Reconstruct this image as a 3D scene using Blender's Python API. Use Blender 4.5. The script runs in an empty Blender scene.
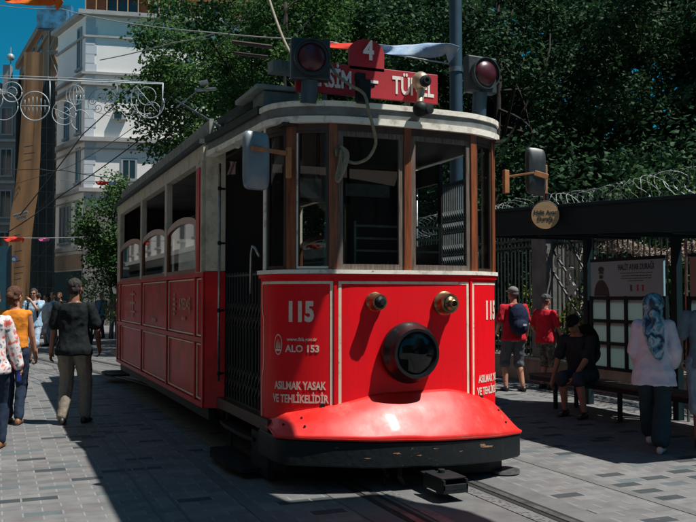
import bpy, bmesh, math, random
import numpy as np
from mathutils import Vector, Matrix, noise
random.seed(7)
R = math.radians
# ------------------------------------------------------------------ camera, sky, sun, exposure
CAM = Vector((-3.29, -6.64, 1.6))
YAW = R(22.5)
scn = bpy.context.scene
cd = bpy.data.cameras.new('camera'); cam = bpy.data.objects.new('camera', cd)
scn.collection.objects.link(cam); scn.camera = cam
cam.location = CAM
cam.rotation_euler = (R(90) + math.atan(35 / 850), 0, -YAW)
cd.sensor_width = 36; cd.lens = 850 / 696 * 36; cd.clip_end = 1500; cd.clip_start = 0.05
SUN = Vector((0.36, -0.33, 1.0)).normalized()
wd = bpy.data.worlds.new('World'); scn.world = wd; wd.use_nodes = True
wn = wd.node_tree; bg = wn.nodes['Background']
sky = wn.nodes.new('ShaderNodeTexSky'); sky.sky_type = 'NISHITA'; sky.sun_disc = False
sky.sun_elevation = math.asin(SUN.z); sky.sun_rotation = math.atan2(SUN.x, SUN.y)
sky.air_density = 1.0; sky.dust_density = 0.3; sky.ozone_density = 4.0
tint = wn.nodes.new('ShaderNodeMix'); tint.data_type = 'RGBA'; tint.blend_type = 'MULTIPLY'; tint.inputs[0].default_value = 1
tint.inputs[7].default_value = (0.06, 0.98, 1.06, 1)          # the clear, slightly green-blue sky of the place
wn.links.new(sky.outputs[0], tint.inputs[6]); wn.links.new(tint.outputs[2], bg.inputs[0]); bg.inputs[1].default_value = 0.05
sl = bpy.data.lights.new('sun', 'SUN'); sl.energy = 5.0; sl.angle = R(0.5); sl.color = (1.0, 0.96, 0.90)
so = bpy.data.objects.new('sun', sl); scn.collection.objects.link(so)
so.rotation_euler = SUN.to_track_quat('Z', 'Y').to_euler()
scn.view_settings.view_transform = 'Standard'; scn.view_settings.look = 'None'
scn.view_settings.exposure = 0.42; scn.view_settings.gamma = 1.0; scn.view_settings.use_curve_mapping = False

# ------------------------------------------------------------------ helpers
COL = scn.collection
def tag(o, label=None, cat=None, group=None, kind=None):
    if label: o['label'] = label
    if cat: o['category'] = cat
    if group: o['group'] = group
    if kind: o['kind'] = kind
    return o
def thing(name, label, cat, loc=(0, 0, 0), rz=0, group=None):
    o = bpy.data.objects.new(name, None); COL.objects.link(o)
    o.location = loc; o.rotation_euler = (0, 0, rz); o.empty_display_size = 0.2
    return tag(o, label, cat, group)
def dup(o, label, loc=None, rz=None, group=None):
    def rec(s, par):
        c = s.copy(); COL.objects.link(c)
        if par is not None: c.parent = par
        for ch in list(s.children): rec(ch, c)
        return c
    c = rec(o, None)
    c['label'] = label
    if group: c['group'] = group
    if loc is not None: c.location = loc
    if rz is not None: c.rotation_euler = (0, 0, rz)
    return c

class MB:
    def __init__(s): s.v = []; s.f = []
    def add(s, vs, fs):
        n = len(s.v); s.v += [tuple(p) for p in vs]; s.f += [tuple(i + n for i in f) for f in fs]; return s
    def box(s, c, d, rot=None):
        c = Vector(c); hx, hy, hz = d[0] / 2, d[1] / 2, d[2] / 2
        vs = [Vector((x, y, z)) for x in (-hx, hx) for y in (-hy, hy) for z in (-hz, hz)]
        if rot is not None:
            if not isinstance(rot, Matrix): rot = Matrix.Rotation(rot, 3, 'Z')
            vs = [rot @ p for p in vs]
        return s.add([c + p for p in vs], [(0, 1, 3, 2), (4, 6, 7, 5), (0, 4, 5, 1), (2, 3, 7, 6), (0, 2, 6, 4), (1, 5, 7, 3)])
    def beam(s, p, q, w, h):
        p, q = Vector(p), Vector(q); z = (q - p).normalized()
        up = Vector((0, 0, 1)) if abs(z.z) < .95 else Vector((0, 1, 0))
        x = z.cross(up).normalized(); y = x.cross(z)
        vs = [a + x * i * w / 2 + y * j * h / 2 for a in (p, q) for i, j in ((-1, -1), (1, -1), (1, 1), (-1, 1))]
        return s.add(vs, [(3, 2, 1, 0), (4, 5, 6, 7), (0, 1, 5, 4), (1, 2, 6, 5), (2, 3, 7, 6), (3, 0, 4, 7)])
    def loft(s, rings, cap=True, closed=True):
        n = len(rings[0]); vs = [p for r in rings for p in r]; fs = []
        for i in range(len(rings) - 1):
            for j in range(n if closed else n - 1):
                a = i * n + j; b = i * n + (j + 1) % n
                fs.append((a, b, b + n, a + n))
        if cap and closed:
            fs.append(tuple(reversed(range(n)))); fs.append(tuple(range((len(rings) - 1) * n, len(rings) * n)))
        return s.add(vs, fs)
    def tube(s, pts, r, n=8, r2=None):
        pts = [Vector(p) for p in pts]; rings = []; prev = None
        for i, p in enumerate(pts):
            t = (pts[min(i + 1, len(pts) - 1)] - pts[max(i - 1, 0)]).normalized()
            if prev is None:
                u = t.orthogonal().normalized()
            else:
                u = (prev - t * prev.dot(t))
                u = u.normalized() if u.length > 1e-6 else t.orthogonal().normalized()
            prev = u; w = t.cross(u)
            rr = r if r2 is None else r + (r2 - r) * i / max(1, len(pts) - 1)
            if isinstance(r, (list, tuple)): rr = r[i]
            rings.append([p + (u * math.cos(2 * math.pi * k / n) + w * math.sin(2 * math.pi * k / n)) * rr for k in range(n)])
        return s.loft(rings)
    def lathe(s, c, axis, prof, n=24):
        c = Vector(c); a = Vector(axis).normalized(); u = a.orthogonal().normalized(); w = a.cross(u)
        rings = [[c + a * h + (u * math.cos(2 * math.pi * k / n) + w * math.sin(2 * math.pi * k / n)) * max(r, 1e-4) for k in range(n)] for h, r in prof]
        return s.loft(rings)
    def ell(s, c, r, n=12, m=8, rot=None):
        c = Vector(c); rings = []
        for i in range(m + 1):
            th = math.pi * i / m; zz = -math.cos(th); rr = max(math.sin(th), 1e-3)
            ring = []
            for k in range(n):
                p = Vector((math.cos(2 * math.pi * k / n) * rr * r[0], math.sin(2 * math.pi * k / n) * rr * r[1], zz * r[2]))
                if rot is not None: p = rot @ p
                ring.append(c + p)
            rings.append(ring)
        return s.loft(rings)
    def cap(s, p, r1, q, r2, n=10):
        p, q = Vector(p), Vector(q); a = (q - p); L = a.length
        if L < 1e-5: return s.ell(p, (r1, r1, r1))
        a.normalize(); prof = []
        for i in range(5):
            t = math.pi / 2 * i / 4; prof.append((-r1 * math.cos(t), r1 * math.sin(t)))
        for i in range(5):
            t = math.pi / 2 * i / 4; prof.append((L + r2 * math.sin(t), r2 * math.cos(t)))
        return s.lathe(p, a, prof, n)
    def prism(s, poly, p0, ax, ay, depth):
        p0, ax, ay = Vector(p0), Vector(ax).normalized(), Vector(ay).normalized(); nz = ax.cross(ay)
        a = [p0 + ax * x + ay * y for x, y in poly]; b = [p + nz * depth for p in a]
        return s.loft([a, b])
    def build(s, name, m, parent=None, off=None, smooth=False, bevel=0, raw=False):
        me = bpy.data.meshes.new(name)
        o3 = Vector(off) if off is not None else (parent_off(parent) if parent is not None else Vector((0, 0, 0)))
        me.from_pydata([(p[0] - o3.x, p[1] - o3.y, p[2] - o3.z) for p in s.v], [], s.f)
        if not raw:
            bm = bmesh.new(); bm.from_mesh(me); bmesh.ops.recalc_face_normals(bm, faces=bm.faces); bm.to_mesh(me); bm.free()
        ob = bpy.data.objects.new(name, me); COL.objects.link(ob)
        if m is not None: me.materials.append(m)
        if parent is not None: ob.parent = parent
        if smooth:
            me.polygons.foreach_set('use_smooth', [True] * len(me.polygons))
            if smooth != 'all':
                try: me.set_sharp_from_angle(angle=R(38))
                except Exception: pass
        if bevel:
            b = ob.modifiers.new('bevel', 'BEVEL'); b.width = bevel; b.segments = 2; b.limit_method = 'ANGLE'; b.angle_limit = R(35)
        return ob
def parent_off(p):
    o = Vector((0, 0, 0))
    if p.get('_world'):
        return Vector(p['_world'])
    return o
def world_root(o):                       # parts of this thing are modelled in world space, shifted to its base
    o['_world'] = list(o.location); return o
def wpart(parent):                       # a part that parents sub-parts keeps the same offset
    return parent

# ------------------------------------------------------------------ materials
def lin(c): return tuple((x / 12.92 if x <= .04045 else ((x + .055) / 1.055) ** 2.4) for x in c)
def mat(name, c, rough=.6, metal=0, c2=None, scale=3, bump=0, bscale=40, spec=.5, coat=0, detail=6, lo=.35, hi=.65, stretch=None, rvar=0):
    m = bpy.data.materials.new(name); m.use_nodes = True; nt = m.node_tree; b = nt.nodes['Principled BSDF']
    b.inputs['Base Color'].default_value = (*c, 1); b.inputs['Roughness'].default_value = rough; b.inputs['Metallic'].default_value = metal
    b.inputs['Specular IOR Level'].default_value = spec
    if coat: b.inputs['Coat Weight'].default_value = coat; b.inputs['Coat Roughness'].default_value = .08
    tc = nt.nodes.new('ShaderNodeTexCoord'); src = tc.outputs['Object']
    if stretch:
        mp = nt.nodes.new('ShaderNodeMapping'); mp.inputs['Scale'].default_value = stretch; nt.links.new(src, mp.inputs[0]); src = mp.outputs[0]
    if c2 is not None or rvar:
        n = nt.nodes.new('ShaderNodeTexNoise'); n.inputs['Scale'].default_value = scale; n.inputs['Detail'].default_value = detail
        n.inputs['Roughness'].default_value = .65
        nt.links.new(src, n.inputs['Vector'])
        r = nt.nodes.new('ShaderNodeMapRange'); r.inputs[1].default_value = lo; r.inputs[2].default_value = hi
        nt.links.new(n.outputs[0], r.inputs[0])
        if c2 is not None:
            mx = nt.nodes.new('ShaderNodeMix'); mx.data_type = 'RGBA'
            mx.inputs[6].default_value = (*c, 1); mx.inputs[7].default_value = (*c2, 1)
            nt.links.new(r.outputs[0], mx.inputs[0]); nt.links.new(mx.outputs[2], b.inputs['Base Color'])
        if rvar:
            r2 = nt.nodes.new('ShaderNodeMapRange'); r2.inputs[3].default_value = rough; r2.inputs[4].default_value = rough + rvar
            nt.links.new(r.outputs[0], r2.inputs[0]); nt.links.new(r2.outputs[0], b.inputs['Roughness'])
    if bump:
        n = nt.nodes.new('ShaderNodeTexNoise'); n.inputs['Scale'].default_value = bscale; n.inputs['Detail'].default_value = 4
        nt.links.new(src, n.inputs['Vector'])
        bp = nt.nodes.new('ShaderNodeBump'); bp.inputs['Strength'].default_value = bump; bp.inputs['Distance'].default_value = .02
        nt.links.new(n.outputs[0], bp.inputs['Height']); nt.links.new(bp.outputs[0], b.inputs['Normal'])
    return m
def wear(m, col, scale, thr, stretch=(1, 1, 1), width=.02, amt=1.0):
    nt = m.node_tree; b = nt.nodes['Principled BSDF']; bc = b.inputs['Base Color']; src = bc.links[0].from_socket
    tc = nt.nodes.new('ShaderNodeTexCoord'); mp = nt.nodes.new('ShaderNodeMapping'); mp.inputs['Scale'].default_value = stretch; nt.links.new(tc.outputs['Object'], mp.inputs[0])
    n = nt.nodes.new('ShaderNodeTexNoise'); n.inputs['Scale'].default_value = scale; n.inputs['Detail'].default_value = 9; n.inputs['Roughness'].default_value = .7; nt.links.new(mp.outputs[0], n.inputs['Vector'])
    r = nt.nodes.new('ShaderNodeMapRange'); r.inputs[1].default_value = thr; r.inputs[2].default_value = thr + width; r.inputs[4].default_value = amt; nt.links.new(n.outputs[0], r.inputs[0])
    x = nt.nodes.new('ShaderNodeMix'); x.data_type = 'RGBA'; x.inputs[7].default_value = (*col, 1); nt.links.new(src, x.inputs[6]); nt.links.new(r.outputs[0], x.inputs[0]); nt.links.new(x.outputs[2], bc)
def glass_mat(name, tint=(.75, .8, .8), rough=.02, ior=1.5):
    m = bpy.data.materials.new(name); m.use_nodes = True; nt = m.node_tree; nt.nodes.remove(nt.nodes['Principled BSDF'])
    out = nt.nodes['Material Output']
    t = nt.nodes.new('ShaderNodeBsdfTransparent'); t.inputs[0].default_value = (*tint, 1)
    g = nt.nodes.new('ShaderNodeBsdfGlossy'); g.inputs['Roughness'].default_value = rough
    f = nt.nodes.new('ShaderNodeFresnel'); f.inputs[0].default_value = ior
    x = nt.nodes.new('ShaderNodeMixShader')
    nt.links.new(f.outputs[0], x.inputs[0]); nt.links.new(t.outputs[0], x.inputs[1]); nt.links.new(g.outputs[0], x.inputs[2]); nt.links.new(x.outputs[0], out.inputs[0])
    return m
def leaf_mat(name, a, b, trans=.25):
    m = bpy.data.materials.new(name); m.use_nodes = True; nt = m.node_tree; p = nt.nodes['Principled BSDF']
    g = nt.nodes.new('ShaderNodeNewGeometry')
    cr = nt.nodes.new('ShaderNodeMix'); cr.data_type = 'RGBA'; cr.inputs[6].default_value = (*a, 1); cr.inputs[7].default_value = (*b, 1)
    nt.links.new(g.outputs['Random Per Island'], cr.inputs[0]); nt.links.new(cr.outputs[2], p.inputs['Base Color'])
    p.inputs['Roughness'].default_value = .6; p.inputs['Specular IOR Level'].default_value = .12
    t = nt.nodes.new('ShaderNodeBsdfTranslucent'); nt.links.new(cr.outputs[2], t.inputs[0])
    x = nt.nodes.new('ShaderNodeMixShader'); x.inputs[0].default_value = trans
    nt.links.new(p.outputs[0], x.inputs[1]); nt.links.new(t.outputs[0], x.inputs[2]); nt.links.new(x.outputs[0], nt.nodes['Material Output'].inputs[0])
    return m

M = {}
M['red'] = mat('red_paint', (.84, .003, .010), .42, c2=(.72, .003, .010), scale=2.2, spec=.25, coat=.06, bump=.05, bscale=6, rvar=.15)
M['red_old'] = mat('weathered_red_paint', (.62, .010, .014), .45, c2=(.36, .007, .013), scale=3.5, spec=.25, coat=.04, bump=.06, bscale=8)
M['red_fender'] = mat('red_fender_paint', (.78, .014, .010), .38, c2=(.70, .03, .025), scale=3.2, spec=.5, coat=.12, bump=.12, bscale=5, rvar=.15)
M['red_sign'] = mat('red_sign_paint', (.42, .02, .03), .5, c2=(.36, .02, .03))
M['cream'] = mat('cream_paint', (.52, .47, .37), .6, c2=(.26, .22, .15), scale=6, bump=.1, lo=.5, hi=.75)
M['line'] = mat('cream_line_paint', (.78, .68, .52), .5, c2=(.55, .46, .34), scale=14, lo=.5, hi=.7)
M['white'] = mat('white_trim_paint', (.82, .78, .68), .5, c2=(.34, .29, .22), scale=9, lo=.52, hi=.72, bump=.1)
M['greyband'] = mat('grey_band_paint', (.20, .215, .215), .6, c2=(.12, .12, .11), scale=8)
M['board'] = mat('cant_board_paint', (.30, .32, .28), .7, c2=(.16, .15, .12), scale=5)
M['gutter'] = mat('dark_gutter_paint', (.03, .045, .045), .7, c2=(.015, .02, .02))
M['rooff'] = mat('roof_canvas', (.10, .12, .12), .85, c2=(.06, .07, .07), bump=.2)
M['wood'] = mat('varnished_wood', (.30, .085, .028), .38, c2=(.11, .035, .018), scale=6, stretch=(6, 6, .5), bump=.1, coat=.15)
M['wood_grey'] = mat('weathered_wood', (.07, .042, .03), .6, c2=(.19, .155, .13), scale=8, stretch=(8, 8, .6), bump=.15)
M['wood_dark'] = mat('dark_wood', (.06, .03, .02), .5, c2=(.03, .018, .012), stretch=(5, 5, .6))
M['black'] = mat('black_paint', (.008, .011, .012), .55, c2=(.016, .02, .021), scale=9, bump=.1, spec=.2)
M['blackgloss'] = mat('gloss_black_enamel', (.006, .008, .010), .3, c2=(.012, .014, .016), scale=6, spec=.35, coat=.15)
M['bumper'] = mat('bumper_paint', (.007, .011, .013), .5, spec=.3, c2=(.016, .02, .02), scale=11, bump=.25, bscale=18, lo=.55, hi=.75)
M['steel'] = mat('worn_steel', (.42, .43, .43), .35, .9, c2=(.2, .2, .2), scale=12)
M['rail'] = mat('rail_steel', (.20, .20, .20), .45, .6, c2=(.08, .075, .07), scale=6)
M['brassp'] = mat('pale_brass', (.55, .45, .30), .45, .4, c2=(.3, .24, .16), scale=10)
M['brass'] = mat('aged_brass', (.42, .31, .17), .35, .85, c2=(.12, .09, .06), scale=14)
M['bowl'] = mat('tarnished_reflector', (.10, .12, .12), .25, 1, c2=(.05, .06, .06), scale=8)
M['chrome'] = mat('reflector', (.7, .7, .7), .15, 1)
M['rubber'] = mat('rubber', (.015, .016, .017), .8)
M['housing'] = mat('signal_housing', (.018, .028, .032), .45, c2=(.04, .052, .055), scale=6)
M['equip'] = mat('equipment_paint', (.18, .22, .20), .6, c2=(.09, .11, .10), scale=7)
M['lensred'] = mat('red_lens', (.065, .006, .012), .35, coat=.1, c2=(.045, .005, .010), scale=30)
M['glass'] = glass_mat('window_glass', (.66, .74, .74), ior=1.42)
M['glassd'] = glass_mat('dark_window_glass', (.40, .46, .46))
M['glasslamp'] = glass_mat('lamp_glass', (.6, .65, .65), .05)
M['mirror'] = mat('mirror_back', (.22, .27, .31), .35, c2=(.15, .19, .22), coat=.3)
M['armwood'] = mat('ochre_arm_paint', (.46, .19, .07), .5, c2=(.30, .12, .05), scale=8)
M['rope'] = mat('rope', (.27, .25, .18), .8, c2=(.17, .16, .11), scale=30)
M['seat'] = mat('seat_leather', (.08, .03, .02), .5)
M['inner'] = mat('interior_varnish', (.035, .018, .012), .5, c2=(.02, .012, .01))
M['letter'] = mat('letter_paint', (.84, .68, .58), .5, c2=(.70, .50, .42), scale=30)
M['letterw'] = mat('white_letter_paint', (.80, .74, .70), .5)
M['letterdim'] = mat('faded_letter_paint', (.55, .24, .16), .5)
M['ironw'] = mat('wrought_iron', (.012, .018, .018), .5, c2=(.02, .028, .028))
M['stone'] = mat('stone', (.30, .27, .22), .8, c2=(.19, .17, .14), scale=4, bump=.4, bscale=12)
M['stoned'] = mat('grey_stone', (.16, .16, .145), .85, c2=(.09, .09, .085), scale=3, bump=.4, bscale=14)
M['shelter'] = mat('shelter_paint', (.004, .017, .022), .6, c2=(.006, .022, .028), scale=2, spec=.2)
M['frost'] = mat('frosted_panel', (.30, .42, .44), .25, c2=(.24, .36, .38), scale=1.5, coat=.4)
def translucent(name, c, t):
    m = mat(name, c, .3, coat=.2); nt = m.node_tree; x = nt.nodes.new('ShaderNodeMixShader'); x.inputs[0].default_value = t; tr = nt.nodes.new('ShaderNodeBsdfTranslucent'); tr.inputs[0].default_value = (*c, 1)
    nt.links.new(nt.nodes['Principled BSDF'].outputs[0], x.inputs[1]); nt.links.new(tr.outputs[0], x.inputs[2]); nt.links.new(x.outputs[0], nt.nodes['Material Output'].inputs[0]); return m
M['frost'] = translucent('frosted_panel', (.45, .60, .60), .5)
M['poster'] = mat('poster_print', (.30, .52, .60), .4, c2=(.24, .45, .54), scale=1.2)
M['poster2'] = mat('poster_pinkish', (.34, .27, .24), .4)
M['ink'] = mat('poster_ink', (.012, .02, .03), .5)
M['disc'] = mat('sign_wood', (.55, .34, .17), .5, c2=(.42, .26, .13), scale=5, stretch=(1, 1, 7))
M['pole'] = mat('pole_paint', (.035, .075, .105), .45, c2=(.025, .055, .08), scale=5)
M['wire'] = mat('cable', (.02, .022, .024), .6)
M['wirel'] = mat('light_cable', (.3, .3, .3), .6)
M['razor'] = mat('razor_wire', (.17, .19, .18), .6, .2)
M['decor'] = mat('decoration_tube', (.44, .48, .50), .5)
M['bark'] = mat('bark', (.03, .022, .016), .9, c2=(.015, .012, .009), scale=6, stretch=(3, 3, .6), bump=.8, bscale=14)
M['leafA'] = leaf_mat('leaf_dark', (.010, .034, .016), (.038, .088, .034), .22)
M['leafB'] = leaf_mat('leaf_mid', (.018, .064, .022), (.092, .175, .045), .32)
M['leafC'] = leaf_mat('leaf_pale', (.12, .18, .07), (.24, .28, .12), .3)
M['leafF'] = leaf_mat('leaf_flower', (.05, .12, .02), (.26, .30, .03), .3)
M['leafP'] = leaf_mat('leaf_blossom', (.26, .20, .15), (.50, .40, .34), .3)
def cloth(name, c, c2=None, scale=9, **k):
    return mat(name, c, .85, c2=c2 if c2 else tuple(x * .8 for x in c), scale=scale, bump=.25, bscale=30, spec=.2, **k)
SK = mat('skin', (.42, .22, .15), .5, c2=(.36, .17, .11), scale=8, spec=.35)
SKT = mat('tanned_skin', (.27, .13, .085), .5, c2=(.22, .10, .06), scale=8, spec=.35)
HAIRD = mat('dark_hair', (.018, .014, .012), .9, c2=(.04, .035, .03), scale=40, stretch=(4, 4, 1))
HAIRB = mat('brown_hair', (.045, .018, .010), .9, c2=(.11, .045, .02), scale=30, stretch=(4, 4, 1))
HAIRG = mat('grey_hair', (.16, .15, .14), .9, c2=(.06, .05, .05), scale=40)

# paving: small setts in running bond, each with its own tone
def paving():
    m = bpy.data.materials.new('sett_paving'); m.use_nodes = True; nt = m.node_tree; N = nt.nodes; L = nt.links; b = N['Principled BSDF']
    tc = N.new('ShaderNodeTexCoord'); sx = N.new('ShaderNodeSeparateXYZ'); L.new(tc.outputs['Object'], sx.inputs[0])
    def mth(op, a, bb=None, c=None):
        n = N.new('ShaderNodeMath'); n.operation = op
        for i, v in enumerate((a, bb, c)):
            if v is None: continue
            if isinstance(v, (int, float)): n.inputs[i].default_value = v
            else: L.new(v, n.inputs[i])
        return n.outputs[0]
    W, H = .28, .125
    row = mth('DIVIDE', sx.outputs[1], H); rf = mth('FLOOR', row)
    odd = mth('MODULO', mth('ABSOLUTE', rf), 2)
    colx = mth('ADD', mth('DIVIDE', sx.outputs[0], W), mth('MULTIPLY', odd, .5)); cf = mth('FLOOR', colx)
    fx = mth('SUBTRACT', colx, cf); fy = mth('SUBTRACT', row, rf)
    ex = mth('MULTIPLY', mth('MINIMUM', fx, mth('SUBTRACT', 1, fx)), W); ey = mth('MULTIPLY', mth('MINIMUM', fy, mth('SUBTRACT', 1, fy)), H)
    cmb = N.new('ShaderNodeCombineXYZ'); L.new(cf, cmb.inputs[0]); L.new(rf, cmb.inputs[1])
    wn_ = N.new('ShaderNodeTexWhiteNoise'); L.new(cmb.outputs[0], wn_.inputs[0])
    cr = N.new('ShaderNodeValToRGB'); L.new(wn_.outputs[0], cr.inputs[0]); e = cr.color_ramp; e.interpolation = 'CONSTANT'
    tones = [(0, (.143, .143, .144)), (.2, (.155, .155, .154)), (.40, (.130, .131, .134)), (.58, (.166, .165, .163)), (.72, (.145, .138, .136)), (.83, (.100, .120, .126)), (.91, (.044, .052, .056))]
    e.elements[0].position = 0; e.elements[0].color = (*tones[0][1], 1); e.elements[1].position = tones[1][0]; e.elements[1].color = (*tones[1][1], 1)
    for p, c in tones[2:]:
        q = e.elements.new(p); q.color = (*c, 1)
    # joints: vertical ones filled with pale mortar, long ones thin and darker
    ns = N.new('ShaderNodeTexNoise'); ns.inputs['Scale'].default_value = 7; ns.inputs['Detail'].default_value = 8; L.new(tc.outputs['Object'], ns.inputs[0])
    ns2 = N.new('ShaderNodeTexNoise'); ns2.inputs['Scale'].default_value = .7; ns2.inputs['Detail'].default_value = 5; L.new(tc.outputs['Object'], ns2.inputs[0])
    wob = mth('MULTIPLY', mth('SUBTRACT', ns.outputs[0], .5), .008)
    jx = mth('LESS_THAN', mth('ADD', ex, wob), .006); jy = mth('LESS_THAN', mth('ADD', ey, wob), .003)
    mx = N.new('ShaderNodeMix'); mx.data_type = 'RGBA'; mx.inputs[7].default_value = (.22, .217, .208, 1); L.new(cr.outputs[0], mx.inputs[6]); L.new(jx, mx.inputs[0])
    mx2 = N.new('ShaderNodeMix'); mx2.data_type = 'RGBA'; mx2.inputs[7].default_value = (.13, .125, .12, 1); L.new(mx.outputs[2], mx2.inputs[6]); L.new(jy, mx2.inputs[0])
    vo = N.new('ShaderNodeTexVoronoi'); vo.inputs['Scale'].default_value = 2.6; L.new(tc.outputs['Object'], vo.inputs[0])
    gum = mth('LESS_THAN', vo.outputs[0], .055)
    mx3 = N.new('ShaderNodeMix'); mx3.data_type = 'RGBA'; mx3.inputs[7].default_value = (.09, .088, .085, 1); L.new(mx2.outputs[2], mx3.inputs[6]); L.new(mth('MULTIPLY', gum, .6), mx3.inputs[0]); mx2 = mx3
    v = mth('MULTIPLY', mth('ADD', mth('MULTIPLY', ns.outputs[0], .75), .62), mth('ADD', mth('MULTIPLY', ns2.outputs[0], .5), .74))
    hs = N.new('ShaderNodeHueSaturation'); L.new(mx2.outputs[2], hs.inputs['Color']); L.new(v, hs.inputs['Value']); L.new(hs.outputs[0], b.inputs['Base Color'])
    b.inputs['Roughness'].default_value = .62; b.inputs['Specular IOR Level'].default_value = .35
    hgt = mth('ADD', mth('MULTIPLY', mth('MINIMUM', mth('MINIMUM', ex, ey), .008), 60), mth('MULTIPLY', ns.outputs[0], .3))
    bp = N.new('ShaderNodeBump'); bp.inputs['Strength'].default_value = .35; bp.inputs['Distance'].default_value = .01; L.new(hgt, bp.inputs['Height']); L.new(bp.outputs[0], b.inputs['Normal'])
    return m
M['paving'] = paving()
M['slab'] = mat('track_slab', (.135, .135, .133), .7, c2=(.09, .09, .09), scale=3, bump=.2, bscale=30)
M['darkjoint'] = mat('dark_joint', (.012, .013, .014), .8)

# ------------------------------------------------------------------ setting: ground, rails
g = MB(); g.add([(-250, -60, 0), (250, -60, 0), (250, 600, 0), (-250, 600, 0)], [(0, 1, 2, 3)])
tag(g.build('ground', M['paving']), kind='structure')
def track_path(x, n=40):               # straight beside the tram, bending left beyond it
    pts = []
    for i in range(n + 1):
        y = -9 + 75 * i / n
        b = max(0, y - 5); dx = -.018 * b * b if b < 5 else -.45 - .19 * (b - 5) - .003 * (b - 5) ** 2
        pts.append((x + dx * (1 if abs(x) < 1 else .9), y))
    return pts
def strip(name, x0, x1, z, m, label=None, n=40):
    mb = MB(); a = track_path(x0, n); b = track_path(x1, n)
    vs = []
    for p, q in zip(a, b): vs += [(p[0], p[1], z), (q[0], q[1], z)]
    mb.add(vs, [(2 * i, 2 * i + 1, 2 * i + 3, 2 * i + 2) for i in range(n)])
    return tag(mb.build(name, m), label, kind='structure')
strip('track_bed', -.80, .80, .004, M['slab'])
def rail(name, x):
    mb = MB()
    for (a, b_, z0, z1) in ((x - .03, x + .03, .004, .0125), ):
        A = track_path(a); B = track_path(b_)
        rings = [[(p[0], p[1], z0), (q[0], q[1], z0), (q[0], q[1], z1), (p[0], p[1], z1)] for p, q in zip(A, B)]
        mb.loft(rings)
    return mb.build(name, M['rail'])
for x in (-.5, .5):
    tag(rail('rail', x), kind='structure')
    strip('rail_groove', x + (.04 if x < 0 else -.085), x + (.085 if x < 0 else -.04), .008, M['darkjoint'])
    strip('rail_joint', x + (-.075 if x < 0 else .04), x + (-.04 if x < 0 else .075), .008, M['darkjoint'])
def dotted():
    m = bpy.data.materials.new('studded_strip'); m.use_nodes = True; nt = m.node_tree; b = nt.nodes['Principled BSDF']
    tc = nt.nodes.new('ShaderNodeTexCoord'); w = nt.nodes.new('ShaderNodeTexVoronoi'); w.inputs['Scale'].default_value = 26
    nt.links.new(tc.outputs['Object'], w.inputs[0]); cr = nt.nodes.new('ShaderNodeValToRGB'); nt.links.new(w.outputs[0], cr.inputs[0])
    cr.color_ramp.elements[0].color = (.06, .06, .06, 1); cr.color_ramp.elements[0].position = .25; cr.color_ramp.elements[1].color = (.15, .15, .15, 1); cr.color_ramp.elements[1].position = .5
    nt.links.new(cr.outputs[0], b.inputs['Base Color']); return m
M['slotm'] = mat('slot_iron', (.10, .10, .10), .6)
M['dotted'] = dotted()
wear(M['red'], (.16, .015, .015), 9, .70, (1, 1, 1), .015, .8); wear(M['red'], (.40, .006, .010), 2.4, .52, (5, 5, .45), .25, .4)
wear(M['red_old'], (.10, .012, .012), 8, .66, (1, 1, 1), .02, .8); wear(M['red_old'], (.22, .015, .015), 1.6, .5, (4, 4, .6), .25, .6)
wear(M['red_fender'], (.78, .26, .22), 3.2, .56, (1, 1, 1), .25, .45); wear(M['red_fender'], (.20, .03, .025), 16, .71, (1, 1, 1), .01, .9)
wear(M['bumper'], (.22, .20, .17), 15, .68, (1, 1, 3), .008, .8)
wear(M['line'], (.50, .08, .05), 12, .64, (1, 1, 1), .02, .7); wear(M['white'], (.10, .08, .06), 14, .66, (1, 1, 1), .02, .8)
strip('studded_strip', .27, .37, .009, M['dotted'])
strip('studded_strip', -.37, -.27, .009, M['dotted'])
strip('edge_band', -1.52, -1.42, .004, M['slab'])
for x in (-2.16, -1.98): strip('drain_slot', x - .012, x + .012, .004, M['slotm'])
strip('edge_band', 1.45, 1.55, .004, M['slab'])

# added sheet, unseen above the frame, shaped to shade the ground before the tram
sk = SUN / SUN.z
gpoly = [(-2.44, 2.3), (-1.75, 1.9), (-1.4, .95), (-1.25, .3), (-1.15, -.30), (-.36, -.36), (-.28, -.65), (-.12, -.86), (-.02, -1.1), (0, -1.35), (-.03, -1.9), (-.05, -3.6), (-2.40, -3.6), (-2.46, -.4)]
sz = 5.3; sb = MB(); sb.loft([[(x + sk.x * zz, y + sk.y * zz, zz) for x, y in gpoly] for zz in (sz, sz + .01)])
for (x, y), (dx, dy) in (((-2.46, 1.75), (-3, -.5)), ((-.05, -3.6), (5, -2)), ((-2.4, -3.6), (-5, -3))):
    a = Vector((x + sk.x * sz, y + sk.y * sz, sz)); sb.tube([a, a + Vector((dx, dy, 1.5))], .006, 5)
tag(sb.build('added_shade_sheet', mat('dark_sheet', (.06, .07, .07), .9)), 'dark sheet added out of view high over the street to shade the ground in front of the tram', 'shade blocker')

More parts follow.
